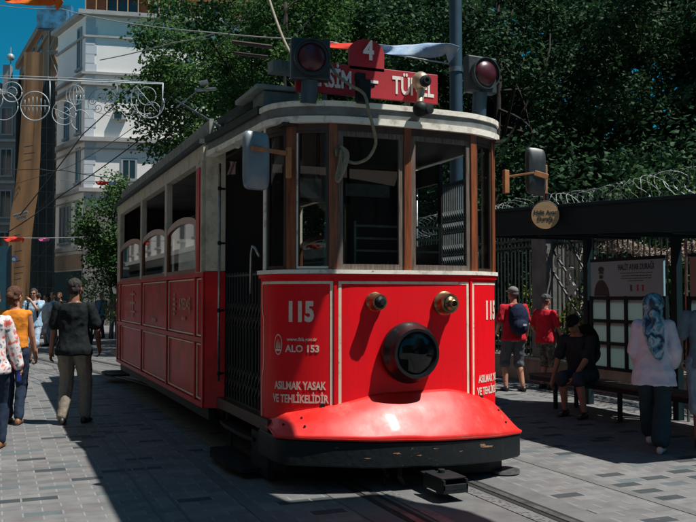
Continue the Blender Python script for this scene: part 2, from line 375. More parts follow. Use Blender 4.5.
# ------------------------------------------------------------------ TRAM (front centre at x=0, y=0; runs along +y)
def spline(ctrl, n=16):
    out = []
    P = [ctrl[0]] + list(ctrl) + [ctrl[-1]]
    for i in range(1, len(P) - 2):
        p0, p1, p2, p3 = [np.array(P[k], float) for k in (i - 1, i, i + 1, i + 2)]
        for k in range(n):
            t = k / n
            out.append(.5 * ((2 * p1) + (-p0 + p2) * t + (2 * p0 - 5 * p1 + 4 * p2 - p3) * t * t + (-p0 + 3 * p1 - 3 * p2 + p3) * t ** 3))
    out.append(np.array(ctrl[-1], float)); return out
class Prof:                                  # plan curve with arc length measured from x = 0
    def __init__(s, half):
        h = [(-x, y) for x, y in reversed(half[1:])] + list(half)
        s.p = np.array(spline(h)); d = np.r_[0, np.cumsum(np.hypot(*np.diff(s.p, axis=0).T))]
        s.s = d - np.interp(0, s.p[:, 0], d); s.smax = s.s[-1]; s.smin = s.s[0]
    def at(s, q, off=0):
        x = np.interp(q, s.s, s.p[:, 0]); y = np.interp(q, s.s, s.p[:, 1]); e = .02
        dx = np.interp(q + e, s.s, s.p[:, 0]) - np.interp(q - e, s.s, s.p[:, 0]); dy = np.interp(q + e, s.s, s.p[:, 1]) - np.interp(q - e, s.s, s.p[:, 1])
        l = math.hypot(dx, dy) or 1; return (x + dy / l * off, y - dx / l * off)
    def x2s(s, x): return float(np.interp(x, s.p[:, 0], s.s))
FP = Prof([(0, -.04), (.35, -.03), (.64, .0), (.90, .115), (1.06, .25), (1.115, .42), (1.12, .62)])
def band(mb, s0, s1, z0, z1, off, th, prof=FP, step=.05, zt=None):
    n = max(1, int(abs(s1 - s0) / step)); rings = []
    for i in range(n + 1):
        q = s0 + (s1 - s0) * i / n; a = prof.at(q, off); b = prof.at(q, off - th)
        dz = zt(q) if zt else 0
        rings.append([(a[0], a[1], z0 + dz), (b[0], b[1], z0 + dz), (b[0], b[1], z1 + dz), (a[0], a[1], z1 + dz)])
    return mb.loft(rings)
ROOT = (0, 5.4, 0)
tram = world_root(thing('tram', 'old red and cream tram numbered 115 with black round headlamp, on street rails', 'tram', ROOT))
def T(mb, name, m, smooth=False, bevel=0, label=None, parent=None, **k):
    o = mb.build(name, m, parent or tram, off=ROOT, smooth=smooth, bevel=bevel, **k)
    if label: o['label'] = label
    return o
S = FP.smax
def text_mesh(txt, size, xs=1.0, bold=0.0, extrude=.0008, align='CENTER', space=1.0, res=3):
    cu = bpy.data.curves.new('t', 'FONT'); cu.body = txt; cu.size = size; cu.align_x = align; cu.align_y = 'CENTER'
    cu.extrude = extrude; cu.offset = bold * size; cu.resolution_u = res; cu.space_character = space
    o = bpy.data.objects.new('t', cu); COL.objects.link(o); dg = bpy.context.evaluated_depsgraph_get(); dg.update()
    me = bpy.data.meshes.new_from_object(o.evaluated_get(dg)); bpy.data.objects.remove(o)
    v = [(p.co.x * xs, p.co.y, p.co.z) for p in me.vertices]; f = [tuple(p.vertices) for p in me.polygons]
    bpy.data.meshes.remove(me); return v, f
def text_on_front(mb, txt, sc, zc, size, xs=.8, bold=.02, off=.003):
    v, f = text_mesh(txt, size, xs, bold); out = []
    for x, y, z in v:
        a = FP.at(sc + x, off + z); out.append((a[0], a[1], zc + y))
    mb.add(out, f)
# front apron
mb = MB(); band(mb, -S, S, .40, 1.755, 0, .04)
T(mb, 'front_panel', M['red'], smooth=True)
mb = MB(); band(mb, -S, S, 1.755, 1.785, .022, .06)
T(mb, 'belt_rail', M['red'], smooth=True)
mb = MB(); band(mb, -S, S, 1.788, 1.822, .035, .08)
T(mb, 'window_sill', M['white'], smooth=True)
for q in (-.655, .655):                       # raised vertical beads at the corners of the centre panel
    mb = MB(); band(mb, q - .012, q + .012, .42, 1.754, .012, .03); T(mb, 'panel_bead', M['red'], smooth=True)
# painted cream lines
mb = MB()
def ln(s0, s1, z0, z1): band(mb, s0, s1, z0, z1, .0035, .006)
ln(-.63, -.605, .45, 1.725); ln(.605, .63, .45, 1.725); ln(-.605, .605, 1.702, 1.725)
ln(-.70, -.675, .45, 1.725); ln(.675, .70, .45, 1.725)
sl_ = S - .03
for sg in (-1, 1):
    a, b = sorted((sg * .70, sg * (sl_ - .03))); ln(a, b, 1.702, 1.725)
    # wavy outer line
    pts = [(0, 1.71), (0, 1.52), (.012, 1.46), (.045, 1.40), (.05, 1.2), (.05, 1.05), (.04, .98), (.005, .90), (0, .82), (-.002, .45)]
    for i in range(len(pts) - 1):
        (o0, z0), (o1, z1) = pts[i], pts[i + 1]; w = .010
        A = FP.at(sg * (sl_ - .03 - o0) - w, .0035); B = FP.at(sg * (sl_ - .03 - o0) + w, .0035)
        C_ = FP.at(sg * (sl_ - .03 - o1) - w, .0035); D = FP.at(sg * (sl_ - .03 - o1) + w, .0035)
        mb.add([(*A, z0), (*B, z0), (*D, z1), (*C_, z1)], [(0, 1, 2, 3)])
T(mb, 'lining', M['line'])
# lettering
mb = MB(); text_on_front(mb, '115', -.955, 1.46, .225, .72, .05); T(mb, 'fleet_number', M['letter'])
mb = MB(); text_on_front(mb, '115', .99, 1.46, .225, .72, .05); T(mb, 'fleet_number', M['letter'])
mb = MB(); text_on_front(mb, 'ALO 153', -.935, 1.155, .080, .98, .03); T(mb, 'lettering', M['letter']); mb = MB(); text_on_front(mb, 'www.ibb.gov.tr', -.94, 1.235, .042, 1.0, .02); T(mb, 'lettering', M['letter'])
for sc in (-.965, .99):
    mb = MB(); text_on_front(mb, 'ASILMAK YASAK', sc, .845, .092, .68, .03); T(mb, 'lettering', M['letter']); mb = MB(); text_on_front(mb, 'VE TEHLİKELİDİR', sc, .735, .092, .68, .03); T(mb, 'lettering', M['letter'])
mb = MB()                                      # municipal emblem: ring with spires
def on_front(pts, f, z0=0): mb.add([(*FP.at(p[0], .0035), p[1]) for p in pts], f)
ec, ez = -1.155, 1.19
ring = [(ec + .042 * math.cos(t), ez + .088 * math.sin(t)) for t in np.linspace(0, 2 * math.pi, 25)]
rin = [(ec + .036 * math.cos(t), ez + .079 * math.sin(t)) for t in np.linspace(0, 2 * math.pi, 25)]
on_front(ring + rin, [(i, i + 1, i + 26, i + 25) for i in range(24)])
for dx, h in ((-.02, .02), (-.007, .045), (.007, .045), (.02, .02)):
    on_front([(ec + dx - .004, ez - .03), (ec + dx + .004, ez - .03), (ec + dx + .001, ez + h), (ec + dx - .001, ez + h)], [(0, 1, 2, 3)])
on_front([(ec - .028, ez - .055), (ec + .028, ez - .055), (ec + .024, ez - .036), (ec - .024, ez - .036)], [(0, 1, 2, 3)])
T(mb, 'emblem', M['letter'])
# small red slots low on the corner panels
for q in (-.76, .80):
    mb = MB(); band(mb, q - .018, q + .018, .63, .70, .012, .03); T(mb, 'bracket', M['black'])
# headlamp
def lamp_round(c, name):
    c = Vector(c)
    h = T(MB().lathe(c, (0, -1, 0), [(-.02, .20), (0, .258), (.04, .266), (.07, .26), (.09, .245), (.12, .228), (.165, .216), (.185, .21), (.185, .186), (.155, .175), (.13, .17)], 48), name, M['blackgloss'], smooth=True)
    T(MB().lathe(c, (0, -1, 0), [(.06, .01), (.07, .08), (.10, .13), (.145, .172)], 32), 'reflector', M['bowl'], smooth='all', parent=h)
    T(MB().lathe(c, (0, -1, 0), [(.158, .180), (.170, .160), (.188, .115), (.200, .06), (.204, .003)], 40, ), 'lens', M['glasslamp'], smooth='all', parent=h)
    return h
lamp_round((.0, -.04, 1.115), 'headlamp')
def marker(c, big):
    c = Vector(c); k = 1.28 if big else 1.0
    h = T(MB().lathe(c, (0, -1, 0), [(-.02, .075 * k), (.025, .083 * k), (.035, .083 * k), (.05, .07 * k), (.09, .064 * k), (.115, .068 * k), (.13, .066 * k), (.13, .05 * k), (.08, .04 * k)], 28), 'marker_lamp', M['brass'], smooth=True)
    T(MB().lathe(c, (0, -1, 0), [(.10, .001), (.11, .04 * k), (.14, .047 * k)], 20), 'lens', M['black'] if not big else M['brass'], smooth='all', parent=h)
    if big: T(MB().lathe(c, (0, -1, 0), [(.11, .035), (.20, .033), (.205, .026), (.15, .022)], 20), 'nozzle', M['brass'], smooth=True, parent=h)
    else: T(MB().lathe(c + Vector((.02, 0, 0)), (0, -1, 0), [(.13, .03), (.15, .028), (.152, .001)], 16), 'cap', M['black'], smooth=True, parent=h)
marker((-.315, -.03, 1.55), False); marker((.355, -.03, 1.535), True)
# bumper beam and hood
BP = Prof([(0, -.36), (.4, -.33), (.75, -.235), (1.0, -.12), (1.15, -.02), (1.175, .14), (1.17, .5)])
tilt = lambda q: -.042 * BP.at(q)[0]
mb = MB(); n = 60; rings = []
for i in range(n + 1):
    q = BP.smin + (BP.smax - BP.smin) * i / n; dz = tilt(q) if abs(q) < 1.35 else -.042 * BP.at(q)[0]
    a = BP.at(q, 0); b = BP.at(q, -.015); c = BP.at(q, -.09); w = .006 * noise.noise(Vector((q * 3, 0, 5)))
    rings.append([(*b, .19 + dz + w), (*a, .205 + dz + w), (*a, .39 + dz), (*b, .405 + dz), (*c, .405 + dz), (*c, .19 + dz)])
mb.loft(rings); bp_ = T(mb, 'bumper', M['bumper'], smooth=True)
M['rust'] = mat('bare_rust', (.38, .19, .10), .7, c2=(.16, .09, .06), scale=20)
random.seed(3)                       # scrapes worn through the paint
for (q, z, L, h) in ((.66, .33, .16, .016), (.60, .345, .06, .03), (-.25, .31, .06, .012), (.1, .34, .05, .008), (-.5, .27, .05, .006), (-.05, .29, .04, .01), (.35, .31, .04, .006), (-.75, .35, .03, .006)):
    pts = []
    for t in np.linspace(0, 2 * math.pi, 13)[:-1]:
        r_ = 1 + .5 * random.uniform(-1, 1); s_ = q + L / 2 * math.cos(t) * r_; a = BP.at(s_, .002); pts.append((a[0], a[1], z + h / 2 * math.sin(t) * r_ + tilt(s_)))
    T(MB().add(pts, [tuple(range(12))]), 'scrape', M['rust'], parent=bp_)
def hood_top(u):                               # height of the upper edge along the apron
    return float(np.interp(u, [-1.17, -1.13, -1.05, -.9, -.61, -.32, -.2, .4, .55, .72, .90, 1.03, 1.12, 1.17], [.47, .56, .61, .645, .70, .765, .775, .79, .765, .72, .67, .62, .56, .46])) 
mb = MB(); rings = []; n = 80; mseg = 14
for i in range(n + 1):
    f = i / n; q = -1.25 + 2.5 * f; q *= 1.02
    lo_ = BP.at(q, .02); ux = lo_[0]
    e = min(1, max(0, (1.20 - abs(ux)) / .12)); e = math.sqrt(e) if e > 0 else 0
    tx = ux * .97; ts = FP.x2s(tx); hi_ = FP.at(ts, .005)
    zl = .425 - .042 * ux; zh = max(zl + .01, hood_top(ux) - .01 * ux)
    ring = []
    for j in range(mseg + 1):
        g_ = j / mseg; x = lo_[0] * (1 - g_) + hi_[0] * g_; y = lo_[1] * (1 - g_) + hi_[1] * g_
        z = zl + (zh - zl) * (g_ ** .92)
        bulge = .016 * math.sin(math.pi * g_); nn = noise.noise(Vector((x * 2.2, g_ * 2, 1.3))) * .018 * math.sin(math.pi * min(1, g_ * 1.2 + .1))
        dent = 0
        if -.22 < ux < .62 and g_ < .45:
            dd = math.sin(math.pi * (ux + .22) / .84) * math.sin(math.pi * g_ / .45); dent = -.028 * dd * (.7 + .5 * noise.noise(Vector((ux * 6, g_ * 8, 3))))
        ring.append((x, y - bulge * .6 - dent * -.6, z + bulge * .8 + nn + dent))
    rings.append(ring)
mb.loft(rings, cap=False, closed=False)
rings2 = [[r[0], (r[0][0], r[0][1] + .012, r[0][2] - .022)] for r in rings]; mb.loft(rings2, cap=False, closed=False)
hood = T(mb, 'bumper_hood', M['red_fender'], smooth='all')
sd = hood.modifiers.new('thick', 'SOLIDIFY'); sd.thickness = .006; sd.offset = -1
for (i, j) in ((4, 6), (9, 4), (9, 9), (n - 4, 6), (n - 9, 4), (n - 9, 9)):
    p = Vector(rings[i][j]); T(MB().ell(p + Vector((0, -.004, .004)), (.011, .011, .011), 8, 6), 'rivet', M['black'], parent=hood)
# window posts: wood, each its own part
def post(q, w, m, z0=1.82, z1=3.06, off=.02, th=.07):
    mb = MB(); band(mb, q - w / 2, q + w / 2, z0, z1, off, th, step=.03); return T(mb, 'window_post', m, bevel=.006)
posts = [(-1.37, .05, 'white'), (-1.03, .085, 'wood'), (-.675, .075, 'wood'), (.0, .07, 'wood'), (.695, .08, 'wood'), (1.05, .08, 'wood'), (1.37, .05, 'white')]
for q, w, mm in posts: post(q, w, M[mm])
mb = MB(); band(mb, -S, S, 3.0, 3.06, .012, .06); T(mb, 'window_head', M['wood_dark'], smooth=True)
def window(q0, q1, fw=.045, z0=1.825, z1=3.0, frame='wood_grey'):
    mb = MB(); o, th = .004, .035
    band(mb, q0, q1, z0, z0 + fw, o, th); band(mb, q0, q1, z1 - fw, z1, o, th); band(mb, q0, q0 + fw, z0 + fw, z1 - fw, o, th); band(mb, q1 - fw, q1, z0 + fw, z1 - fw, o, th)
    f = T(mb, 'window_frame', M[frame])
    g = MB(); n = max(1, int((q1 - q0 - 2 * fw) / .08)); rr = []
    for i in range(n + 1):
        q = q0 + fw + (q1 - q0 - 2 * fw) * i / n; a = FP.at(q, -.012); rr.append([(*a, z0 + fw), (*a, z1 - fw)])
    g.loft(rr, cap=False, closed=False); T(g, 'pane', M['glass'], parent=f, smooth='all')
window(-.636, -.036); window(.036, .655); window(-.985, -.714, .022, frame='wood_dark'); window(-1.343, -1.075, .03, frame='wood_dark'); window(.737, 1.008, .025, frame='wood_dark'); window(1.092, 1.343, .03, frame='wood_dark')
mb = MB(); band(mb, -.985, -.972, 1.85, 2.98, .008, .02); band(mb, -.985, -.714, 1.83, 1.85, .008, .02); T(mb, 'window_bead', M['white'])
# roof rim of the cab: white lip, grey band, white lip, carried back along both sides
RP = Prof([(0, -.09), (.35, -.08), (.66, -.05), (.93, .06), (1.10, .21), (1.17, .40), (1.185, .7), (1.235, 1.6), (1.28, 2.1)])
RS = RP.smax
mb = MB(); band(mb, -RS, RS, 3.06, 3.115, .0, .10, RP); rim = T(mb, 'roof_rim', M['white'], smooth=True)
mb = MB(); band(mb, -RS, RS, 3.115, 3.20, -.02, .10, RP); T(mb, 'rim_band', M['greyband'], smooth=True)
mb = MB(); band(mb, -1.55, RS, 3.20, 3.245, -.005, .12, RP); T(mb, 'rim_lip', M['white'], smooth=True)
mb = MB(); band(mb, -RS, -1.5, 3.20, 3.27, .015, .10, RP); T(mb, 'gutter', M['gutter'], smooth=True)
# cab roof (low dome)
mb = MB(); rings = []
for g_ in np.linspace(0, 1, 9):
    rr = []
    for i in range(61):
        q = -RS + 2 * RS * i / 60; a = RP.at(q, -.08)
        y = a[1] + (2.2 - a[1]) * (g_ * .35); x = a[0] * (1 - g_)
        rr.append((x, min(2.25, a[1] * (1 - g_) + g_ * max(a[1], .9)), 3.215 + .10 * math.sin(g_ * math.pi / 2)))
    rings.append(rr)
mb.loft(rings, cap=False, closed=False); T(mb, 'cab_roof', M['rooff'], smooth='all')
mb = MB(); mb.box((0, 1.1, 3.05), (2.16, 1.95, .03)); T(mb, 'cab_ceiling', M['inner'])
# saloon
X = 1.25; Y0, Y1 = 2.2, 9.05
for sg in (-1, 1):
    x = sg * X
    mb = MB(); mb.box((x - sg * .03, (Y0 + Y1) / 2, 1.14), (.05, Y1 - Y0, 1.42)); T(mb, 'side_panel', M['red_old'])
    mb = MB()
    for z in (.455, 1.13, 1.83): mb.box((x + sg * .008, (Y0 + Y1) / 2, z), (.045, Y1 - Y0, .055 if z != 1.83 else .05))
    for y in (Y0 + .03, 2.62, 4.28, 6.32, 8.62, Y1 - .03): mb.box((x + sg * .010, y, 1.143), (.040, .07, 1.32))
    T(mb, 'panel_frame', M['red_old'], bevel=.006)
    mb = MB()                                    # cream beads inside every panel
    for (a, b) in ((2.26, 2.58), (2.67, 4.23), (4.33, 6.27), (6.37, 8.57), (8.67, 8.98)):
        for (c, d) in ((.50, 1.09), (1.17, 1.79)):
            w = .014
            for (yy0, yy1, zz0, zz1) in ((a, b, d - w, d), (a, b, c, c + w), (a, a + w, c + w, d - w), (b - w, b, c + w, d - w)):
                mb.box((x + sg * .004, (yy0 + yy1) / 2, (zz0 + zz1) / 2), (.012, yy1 - yy0, zz1 - zz0))
    T(mb, 'panel_bead', M['line'])
    # posts
    for y, w, mm in ((2.43, .30, 'cream'), (4.37, .13, 'cream'), (6.38, .13, 'cream'), (8.88, .34, 'cream')):
        mb = MB(); mb.box((x - sg * .01, y, 2.48), (.08, w, 1.27)); T(mb, 'window_post', M[mm], bevel=.01)
    mb = MB(); mb.box((x + sg * .035, 2.42, 2.42), (.016, .15, 1.12)); T(mb, 'pillar_board', M['red_old'])
    mb = MB(); mb.box((x - sg * .012, (Y0 + Y1) / 2, 3.12), (.09, Y1 - Y0, .17)); T(mb, 'letter_board', M['cream'])
    for (a, b) in ((2.58, 4.305), (4.435, 6.315), (6.445, 8.71)):
        # sash with an arched top half way up; upper part open
        mb = MB(); pts = []; n = 14
        for i in range(n + 1):
            f = i / n; pts.append((a + (b - a) * f, 2.40 + .10 * math.sin(math.pi * f) ** .6))
        for i in range(n):
            (ya, za), (yb, zb) = pts[i], pts[i + 1]
            mb.loft([[(x - .02, ya, za - .055), (x + .02, ya, za - .055), (x + .02, ya, za + .02), (x - .02, ya, za + .02)], [(x - .02, yb, zb - .055), (x + .02, yb, zb - .055), (x + .02, yb, zb + .02), (x - .02, yb, zb + .02)]])
        mb.box((x, (a + b) / 2, 1.875), (.05, b - a, .05)); mb.box((x, a + .02, 2.14), (.045, .04, .48)); mb.box((x, b - .02, 2.14), (.045, .04, .48))
        f = T(mb, 'window_frame', M['wood'])
        T(MB().add([(x, p[0], z) for p in pts for z in (1.9, p[1] - .05)], [(2 * i, 2 * i + 1, 2 * i + 3, 2 * i + 2) for i in range(n)]), 'pane', M['glass'], parent=f, raw=True)
    # end pillars (chamfered corner towards the cab)
    mb = MB(); mb.add([(sg * 1.255, Y0, 1.86), (sg * 1.08, Y0 - .16, 1.86), (sg * 1.08, Y0 + .05, 1.86), (sg * 1.20, Y0 + .1, 1.86), (sg * 1.255, Y0, 3.2), (sg * 1.08, Y0 - .16, 3.2), (sg * 1.08, Y0 + .05, 3.2), (sg * 1.20, Y0 + .1, 3.2)],
                      [(0, 1, 5, 4), (1, 2, 6, 5), (2, 3, 7, 6), (3, 0, 4, 7), (0, 3, 2, 1), (4, 5, 6, 7)]); T(mb, 'corner_pillar', M['cream'], bevel=.008)
    mb = MB(); mb.add([(sg * 1.262, Y0, .43), (sg * 1.08, Y0 - .165, .43), (sg * 1.08, Y0 + .05, .43), (sg * 1.20, Y0 + .1, .43), (sg * 1.262, Y0, 1.857), (sg * 1.08, Y0 - .165, 1.857), (sg * 1.08, Y0 + .05, 1.857), (sg * 1.20, Y0 + .1, 1.857)],
                      [(0, 1, 5, 4), (1, 2, 6, 5), (2, 3, 7, 6), (3, 0, 4, 7), (0, 3, 2, 1), (4, 5, 6, 7)]); T(mb, 'corner_panel', M['red_old'], bevel=.008)
    # sloping board standing along the roof edge, gutter under it
    mb = MB(); mb.box((sg * 1.20, (Y0 + Y1) / 2, 3.37), (.03, Y1 - Y0, .21)); mb.box((sg * 1.20, Y0 - .012, 3.37), (.05, .02, .22)); T(mb, 'cant_board', M['board'])
    mb = MB(); mb.box((sg * 1.28, (Y0 + Y1) / 2, 3.235), (.10, Y1 - Y0 + .02, .05)); T(mb, 'gutter', M['gutter'])
# faded adverts on the side panels
def side_text(mb, txt, y, z, size, xs=1, bold=.02):
    v, f = text_mesh(txt, size, xs, bold); mb.add([(-1.2575 - z_, y - xx, z + yy) for xx, yy, z_ in v], f)
for a_ in (('AYEDAŞ', 3.25, 1.50, .19, .9), ('Elektrik', 3.3, 1.34, .07), ('Elektrik', 5.3, 1.27, .1)):
    mb = MB(); side_text(mb, *a_); T(mb, 'lettering', M['letterdim'])
mb = MB()
cy_, cz_ = 3.86, 1.5
for dz, w in ((.12, .05), (.06, .11), (0, .16), (-.06, .13), (-.12, .07)): mb.box((-1.2585, cy_, cz_ + dz), (.002, w, .035))
for k in range(3): mb.box((-1.2585, 7.3, 1.35 + k * .14), (.002, .5, .025))
mb.box((-1.2587, 7.3, 1.47), (.002, .07, .42)); T(mb, 'emblem', M['letterdim'])
# saloon roof, ends, floor
mb = MB(); rings = []
for y in (Y0 - .02, Y1):
    rings.append([(1.22 * math.cos(t), y, 3.24 + .30 * math.sin(t)) for t in np.linspace(0, math.pi, 17)] + [(-1.22, y, 3.18), (1.22, y, 3.18)])
mb.loft(rings); T(mb, 'saloon_roof', M['rooff'], smooth=True)
mb = MB(); mb.box((0, 5.6, .50), (2.3, 10.6, .10)); T(mb, 'floor', M['wood_dark'])
for yb in (Y0 + .05, Y1 - .05):
    mb = MB(); mb.box((-.78, yb, 1.85), (.82, .05, 2.6)); mb.box((.78, yb, 1.85), (.82, .05, 2.6)); mb.box((0, yb, 2.9), (.8, .05, .5)); T(mb, 'bulkhead', M['inner'])
# rear platform
mb = MB()
mb.box((-1.08, 9.35, 1.15), (.05, .55, 1.4)); mb.box((1.08, 9.35, 1.15), (.05, .55, 1.4)); mb.box((0, 10.2, 1.15), (1.6, .05, 1.4))
mb.beam((-1.08, 9.6, 1.15), (-.78, 10.2, 1.15), .05, 1.4); mb.beam((1.08, 9.6, 1.15), (.78, 10.2, 1.15), .05, 1.4); T(mb, 'rear_panel', M['red_old'])
mb = MB()
for p in ((-1.08, 9.15), (-1.08, 9.6), (1.08, 9.15), (1.08, 9.6), (-.78, 10.2), (.78, 10.2), (0, 10.2)): mb.box((*p, 2.45), (.08, .08, 1.3))
T(mb, 'window_post', M['wood'])
mb = MB(); rings = [[(1.18 * math.cos(t), y, z + h * math.sin(t)) for t in np.linspace(0, math.pi, 17)] for y, z, h in ((Y1 + .01, 3.1, .2), (9.8, 3.1, .18), (10.25, 3.1, .08))]
for r_ in rings: r_ += [(-1.18, r_[0][1], 3.04), (1.18, r_[0][1], 3.04)]
mb.loft(rings); T(mb, 'rear_roof', M['rooff'], smooth=True)
# underframe, wheels, steps
mb = MB(); mb.box((0, 5.6, .38), (1.7, 9.6, .18)); mb.box((-1.18, 5.6, .36), (.06, 6.8, .12)); mb.box((1.18, 5.6, .36), (.06, 6.8, .12)); T(mb, 'underframe', M['black'])
for y in (4.4, 7.0):
    ax = T(MB().tube([(-.62, y, .36), (.62, y, .36)], .06, 10), 'axle', M['black'])
    for x in (-.5, .5):
        T(MB().lathe((x - .05, y, .36), (1, 0, 0), [(0, .05), (0, .30), (.02, .345), (.10, .345), (.10, .29), (.07, .25), (.07, .10), (.10, .08), (.10, .02)], 28), 'wheel', M['rail'], smooth=True)
for x in (-.78, .78):
    mb = MB(); mb.box((x, 5.7, .36), (.08, 3.6, .16))
    for y in (4.4, 7.0): mb.box((x, y, .36), (.16, .30, .26))
    for y in (4.0, 4.8, 6.6, 7.4): mb.tube([(x, y, .2), (x, y, .5)], .05, 8)
    T(mb, 'bogie_frame', M['black'])
def step(x, y0, y1, z, d, name='step'):
    mb = MB(); sg = -1 if x < 0 else 1; pr = [(0, 0), (0, y1 - y0), (d * .75, y1 - y0), (d, (y1 - y0) * .75), (d, (y1 - y0) * .25), (d * .75, 0)]
    a = [(x + sg * p[0], y0 + p[1], z) for p in pr]; b = [(q[0], q[1], z + .035) for q in a]; mb.loft([a, b])
    mb.box((x + sg * .02, y0 + .05, z + .12), (.03, .03, .25)); mb.box((x + sg * .02, y1 - .05, z + .12), (.03, .03, .25)); T(mb, name, M['black'])
step(-1.06, .75, 1.95, .30, .12); step(-1.06, .6, 1.8, .06, .30); step(1.06, .75, 1.95, .30, .12); step(1.06, .6, 1.8, .06, .30); step(-1.0, 9.3, 10.3, .14, .42)
for x in (-1.10, 1.10): T(MB().box((x, .62, .22), (.05, .5, .36)), 'step_bracket', M['black'])
# life guard under the front and coupling
mb = MB(); mb.add([(x, y, z) for x, y in ((.30, .0), (.80, -.06), (.97, .0), (1.0, .25), (.30, .25)) for z in (.03, .36)], [(0, 2, 3, 1), (2, 4, 5, 3), (4, 6, 7, 5), (6, 8, 9, 7), (8, 0, 1, 9), (0, 8, 6, 4, 2), (1, 3, 5, 7, 9)]); T(mb, 'wheel_guard', M['black'], bevel=.01)
mb = MB(); mb.lathe((.98, -.02, .012), (0, 0, 1), [(0, .14), (.025, .14), (.03, .12)], 24); T(mb, 'sand_plate', M['steel'], smooth=True)
mb = MB(); mb.box((-.55, .55, .14), (.5, .05, .22)); mb.beam((-.9, .5, .1), (.9, .5, .1), .05, .05); T(mb, 'life_guard', M['black'])
mb = MB(); mb.beam((.08, .75, .26), (.02, -.50, .13), .13, .03); mb.box((.02, -.66, .09), (.22, .34, .03)); mb.box((-.08, -.66, .14), (.02, .34, .08)); mb.box((.12, -.66, .14), (.02, .34, .08)); mb.box((.02, -.82, .12), (.22, .02, .05)); mb.box((.02, -.66, .185), (.22, .28, .014))
mb.tube([(.02, -.6, .22), (.02, -.6, .05)], .03, 8); T(mb, 'coupling', M['black'], bevel=.004)
mb = MB()
for k in range(7):
    t = k / 6; mb.ell((-.25 + .02 * math.sin(k * 2), -.12, .22 - .19 * t), (.018, .012, .022), 8, 6)
T(mb, 'chain', M['black'])
T(MB().tube([(-.1, -.1, .3), (-.17, -.22, .1), (-.12, -.2, .03)], .022, 8), 'hose', M['rubber'])
# folding gate in the left doorway
for sg in (-1, 1):
    mb = MB(); x = sg * 1.07; ys = np.linspace(.72, 2.0 if sg < 0 else 1.25, 13)
    GT = 1.80 if sg < 0 else 2.75
    for y in ys: mb.box((x, y, (GT + .56) / 2), (.012, .014, GT - .55))
    for z in (.56, GT): mb.box((x, (ys[0] + ys[-1]) / 2, z), (.02, ys[-1] - ys[0] + .02, .02))
    for zc in (.72, .84, 1.35, 1.47) + (() if sg < 0 else (1.95, 2.07, 2.3, 2.42)):
        for i in range(len(ys) - 1):
            mb.beam((x - sg * .012, ys[i], zc - .055), (x - sg * .012, ys[i + 1], zc + .055), .006, .012); mb.beam((x + sg * .012, ys[i], zc + .055), (x + sg * .012, ys[i + 1], zc - .055), .006, .012)
    for y in ys: mb.ell((x, y, GT + .015), (.014, .014, .02), 8, 6)
    T(mb, 'folding_gate', M['ironw'] if sg < 0 else M['greyband'])
    h = T(MB().tube([(sg * 1.15, 2.02, .72), (sg * 1.15, 2.02, 2.98)], .014, 10), 'handrail', M['steel'], smooth='all')
    for z in (.80, 1.45, 2.15, 2.72): T(MB().tube([(sg * 1.07, 2.06, z), (sg * 1.15, 2.02, z)], .012, 8).ell((sg * 1.15, 2.02, z), (.022, .022, .03), 10, 6), 'bracket', M['black'], parent=h)
    h2 = T(MB().tube([(sg * 1.12, .66, 1.95), (sg * 1.15, .70, 2.03), (sg * 1.15, .78, 2.05), (sg * 1.15, .83, 1.98), (sg * 1.15, .83, 1.62)], .013, 8), 'handrail', M['steel'], smooth='all')
mb = MB(); mb.box((1.06, 1.66, 1.2), (.04, .76, 1.3)); mb.box((1.06, 1.30, 2.35), (.04, .05, 1.0)); mb.box((1.06, 2.0, 2.35), (.04, .08, 1.0)); mb.box((1.06, 1.66, 2.9), (.04, .76, .2)); mb.box((1.05, 1.66, 2.0), (.03, .7, .3)); T(mb, 'off_side_door', M['inner'])
# cab interior: control stand, window guard bars, passenger seats
mb = MB()
for z in (2.22, 2.11, 2.0): mb.tube([(-.38, .22, z), (.46, .22, z)], .011, 8)
for x_ in (-.38, .46): mb.tube([(x_, .22, 1.8), (x_, .22, 2.26)], .011, 8)
T(mb, 'guard_rail', M['board'])
mb = MB(); mb.lathe((-.35, .42, .55), (0, 0, 1), [(0, .17), (1.0, .17), (1.05, .19), (1.08, .05)], 20); mb.tube([(-.35, .42, 1.62), (-.35, .42, 1.7), (-.15, .42, 1.74)], .015, 8); T(mb, 'controller', M['black'], smooth=True)
mb = MB(); mb.box((-.6, .9, 2.62), (.3, .04, .18)); mb.box((.35, 1.6, 2.72), (.5, .03, .13)); T(mb, 'notice_board', M['equip'])
k = 0
for y in (3.0, 4.0, 5.0, 6.0, 7.0, 8.0):
    for x in (-.75, .75):
        mb = MB(); mb.box((x, y, .97), (.8, .42, .07)); mb.box((x, y + .2, 1.28), (.8, .05, .6)); mb.box((x, y, .75), (.06, .3, .42)); T(mb, 'seat', M['seat'], bevel=.02)
for x in (-.45, .45):
    T(MB().tube([(x, Y0, 2.85), (x, Y1, 2.85)], .015, 8), 'grab_rail', M['brass'])
# white grille panel of the off-side door seen through the windscreen
mb = MB(); mb.box((1.0, 1.95, 2.3), (.06, .05, 1.4)); mb.box((1.04, .70, 2.3), (.05, .06, 1.4)); T(mb, 'door_post', M['cream'])
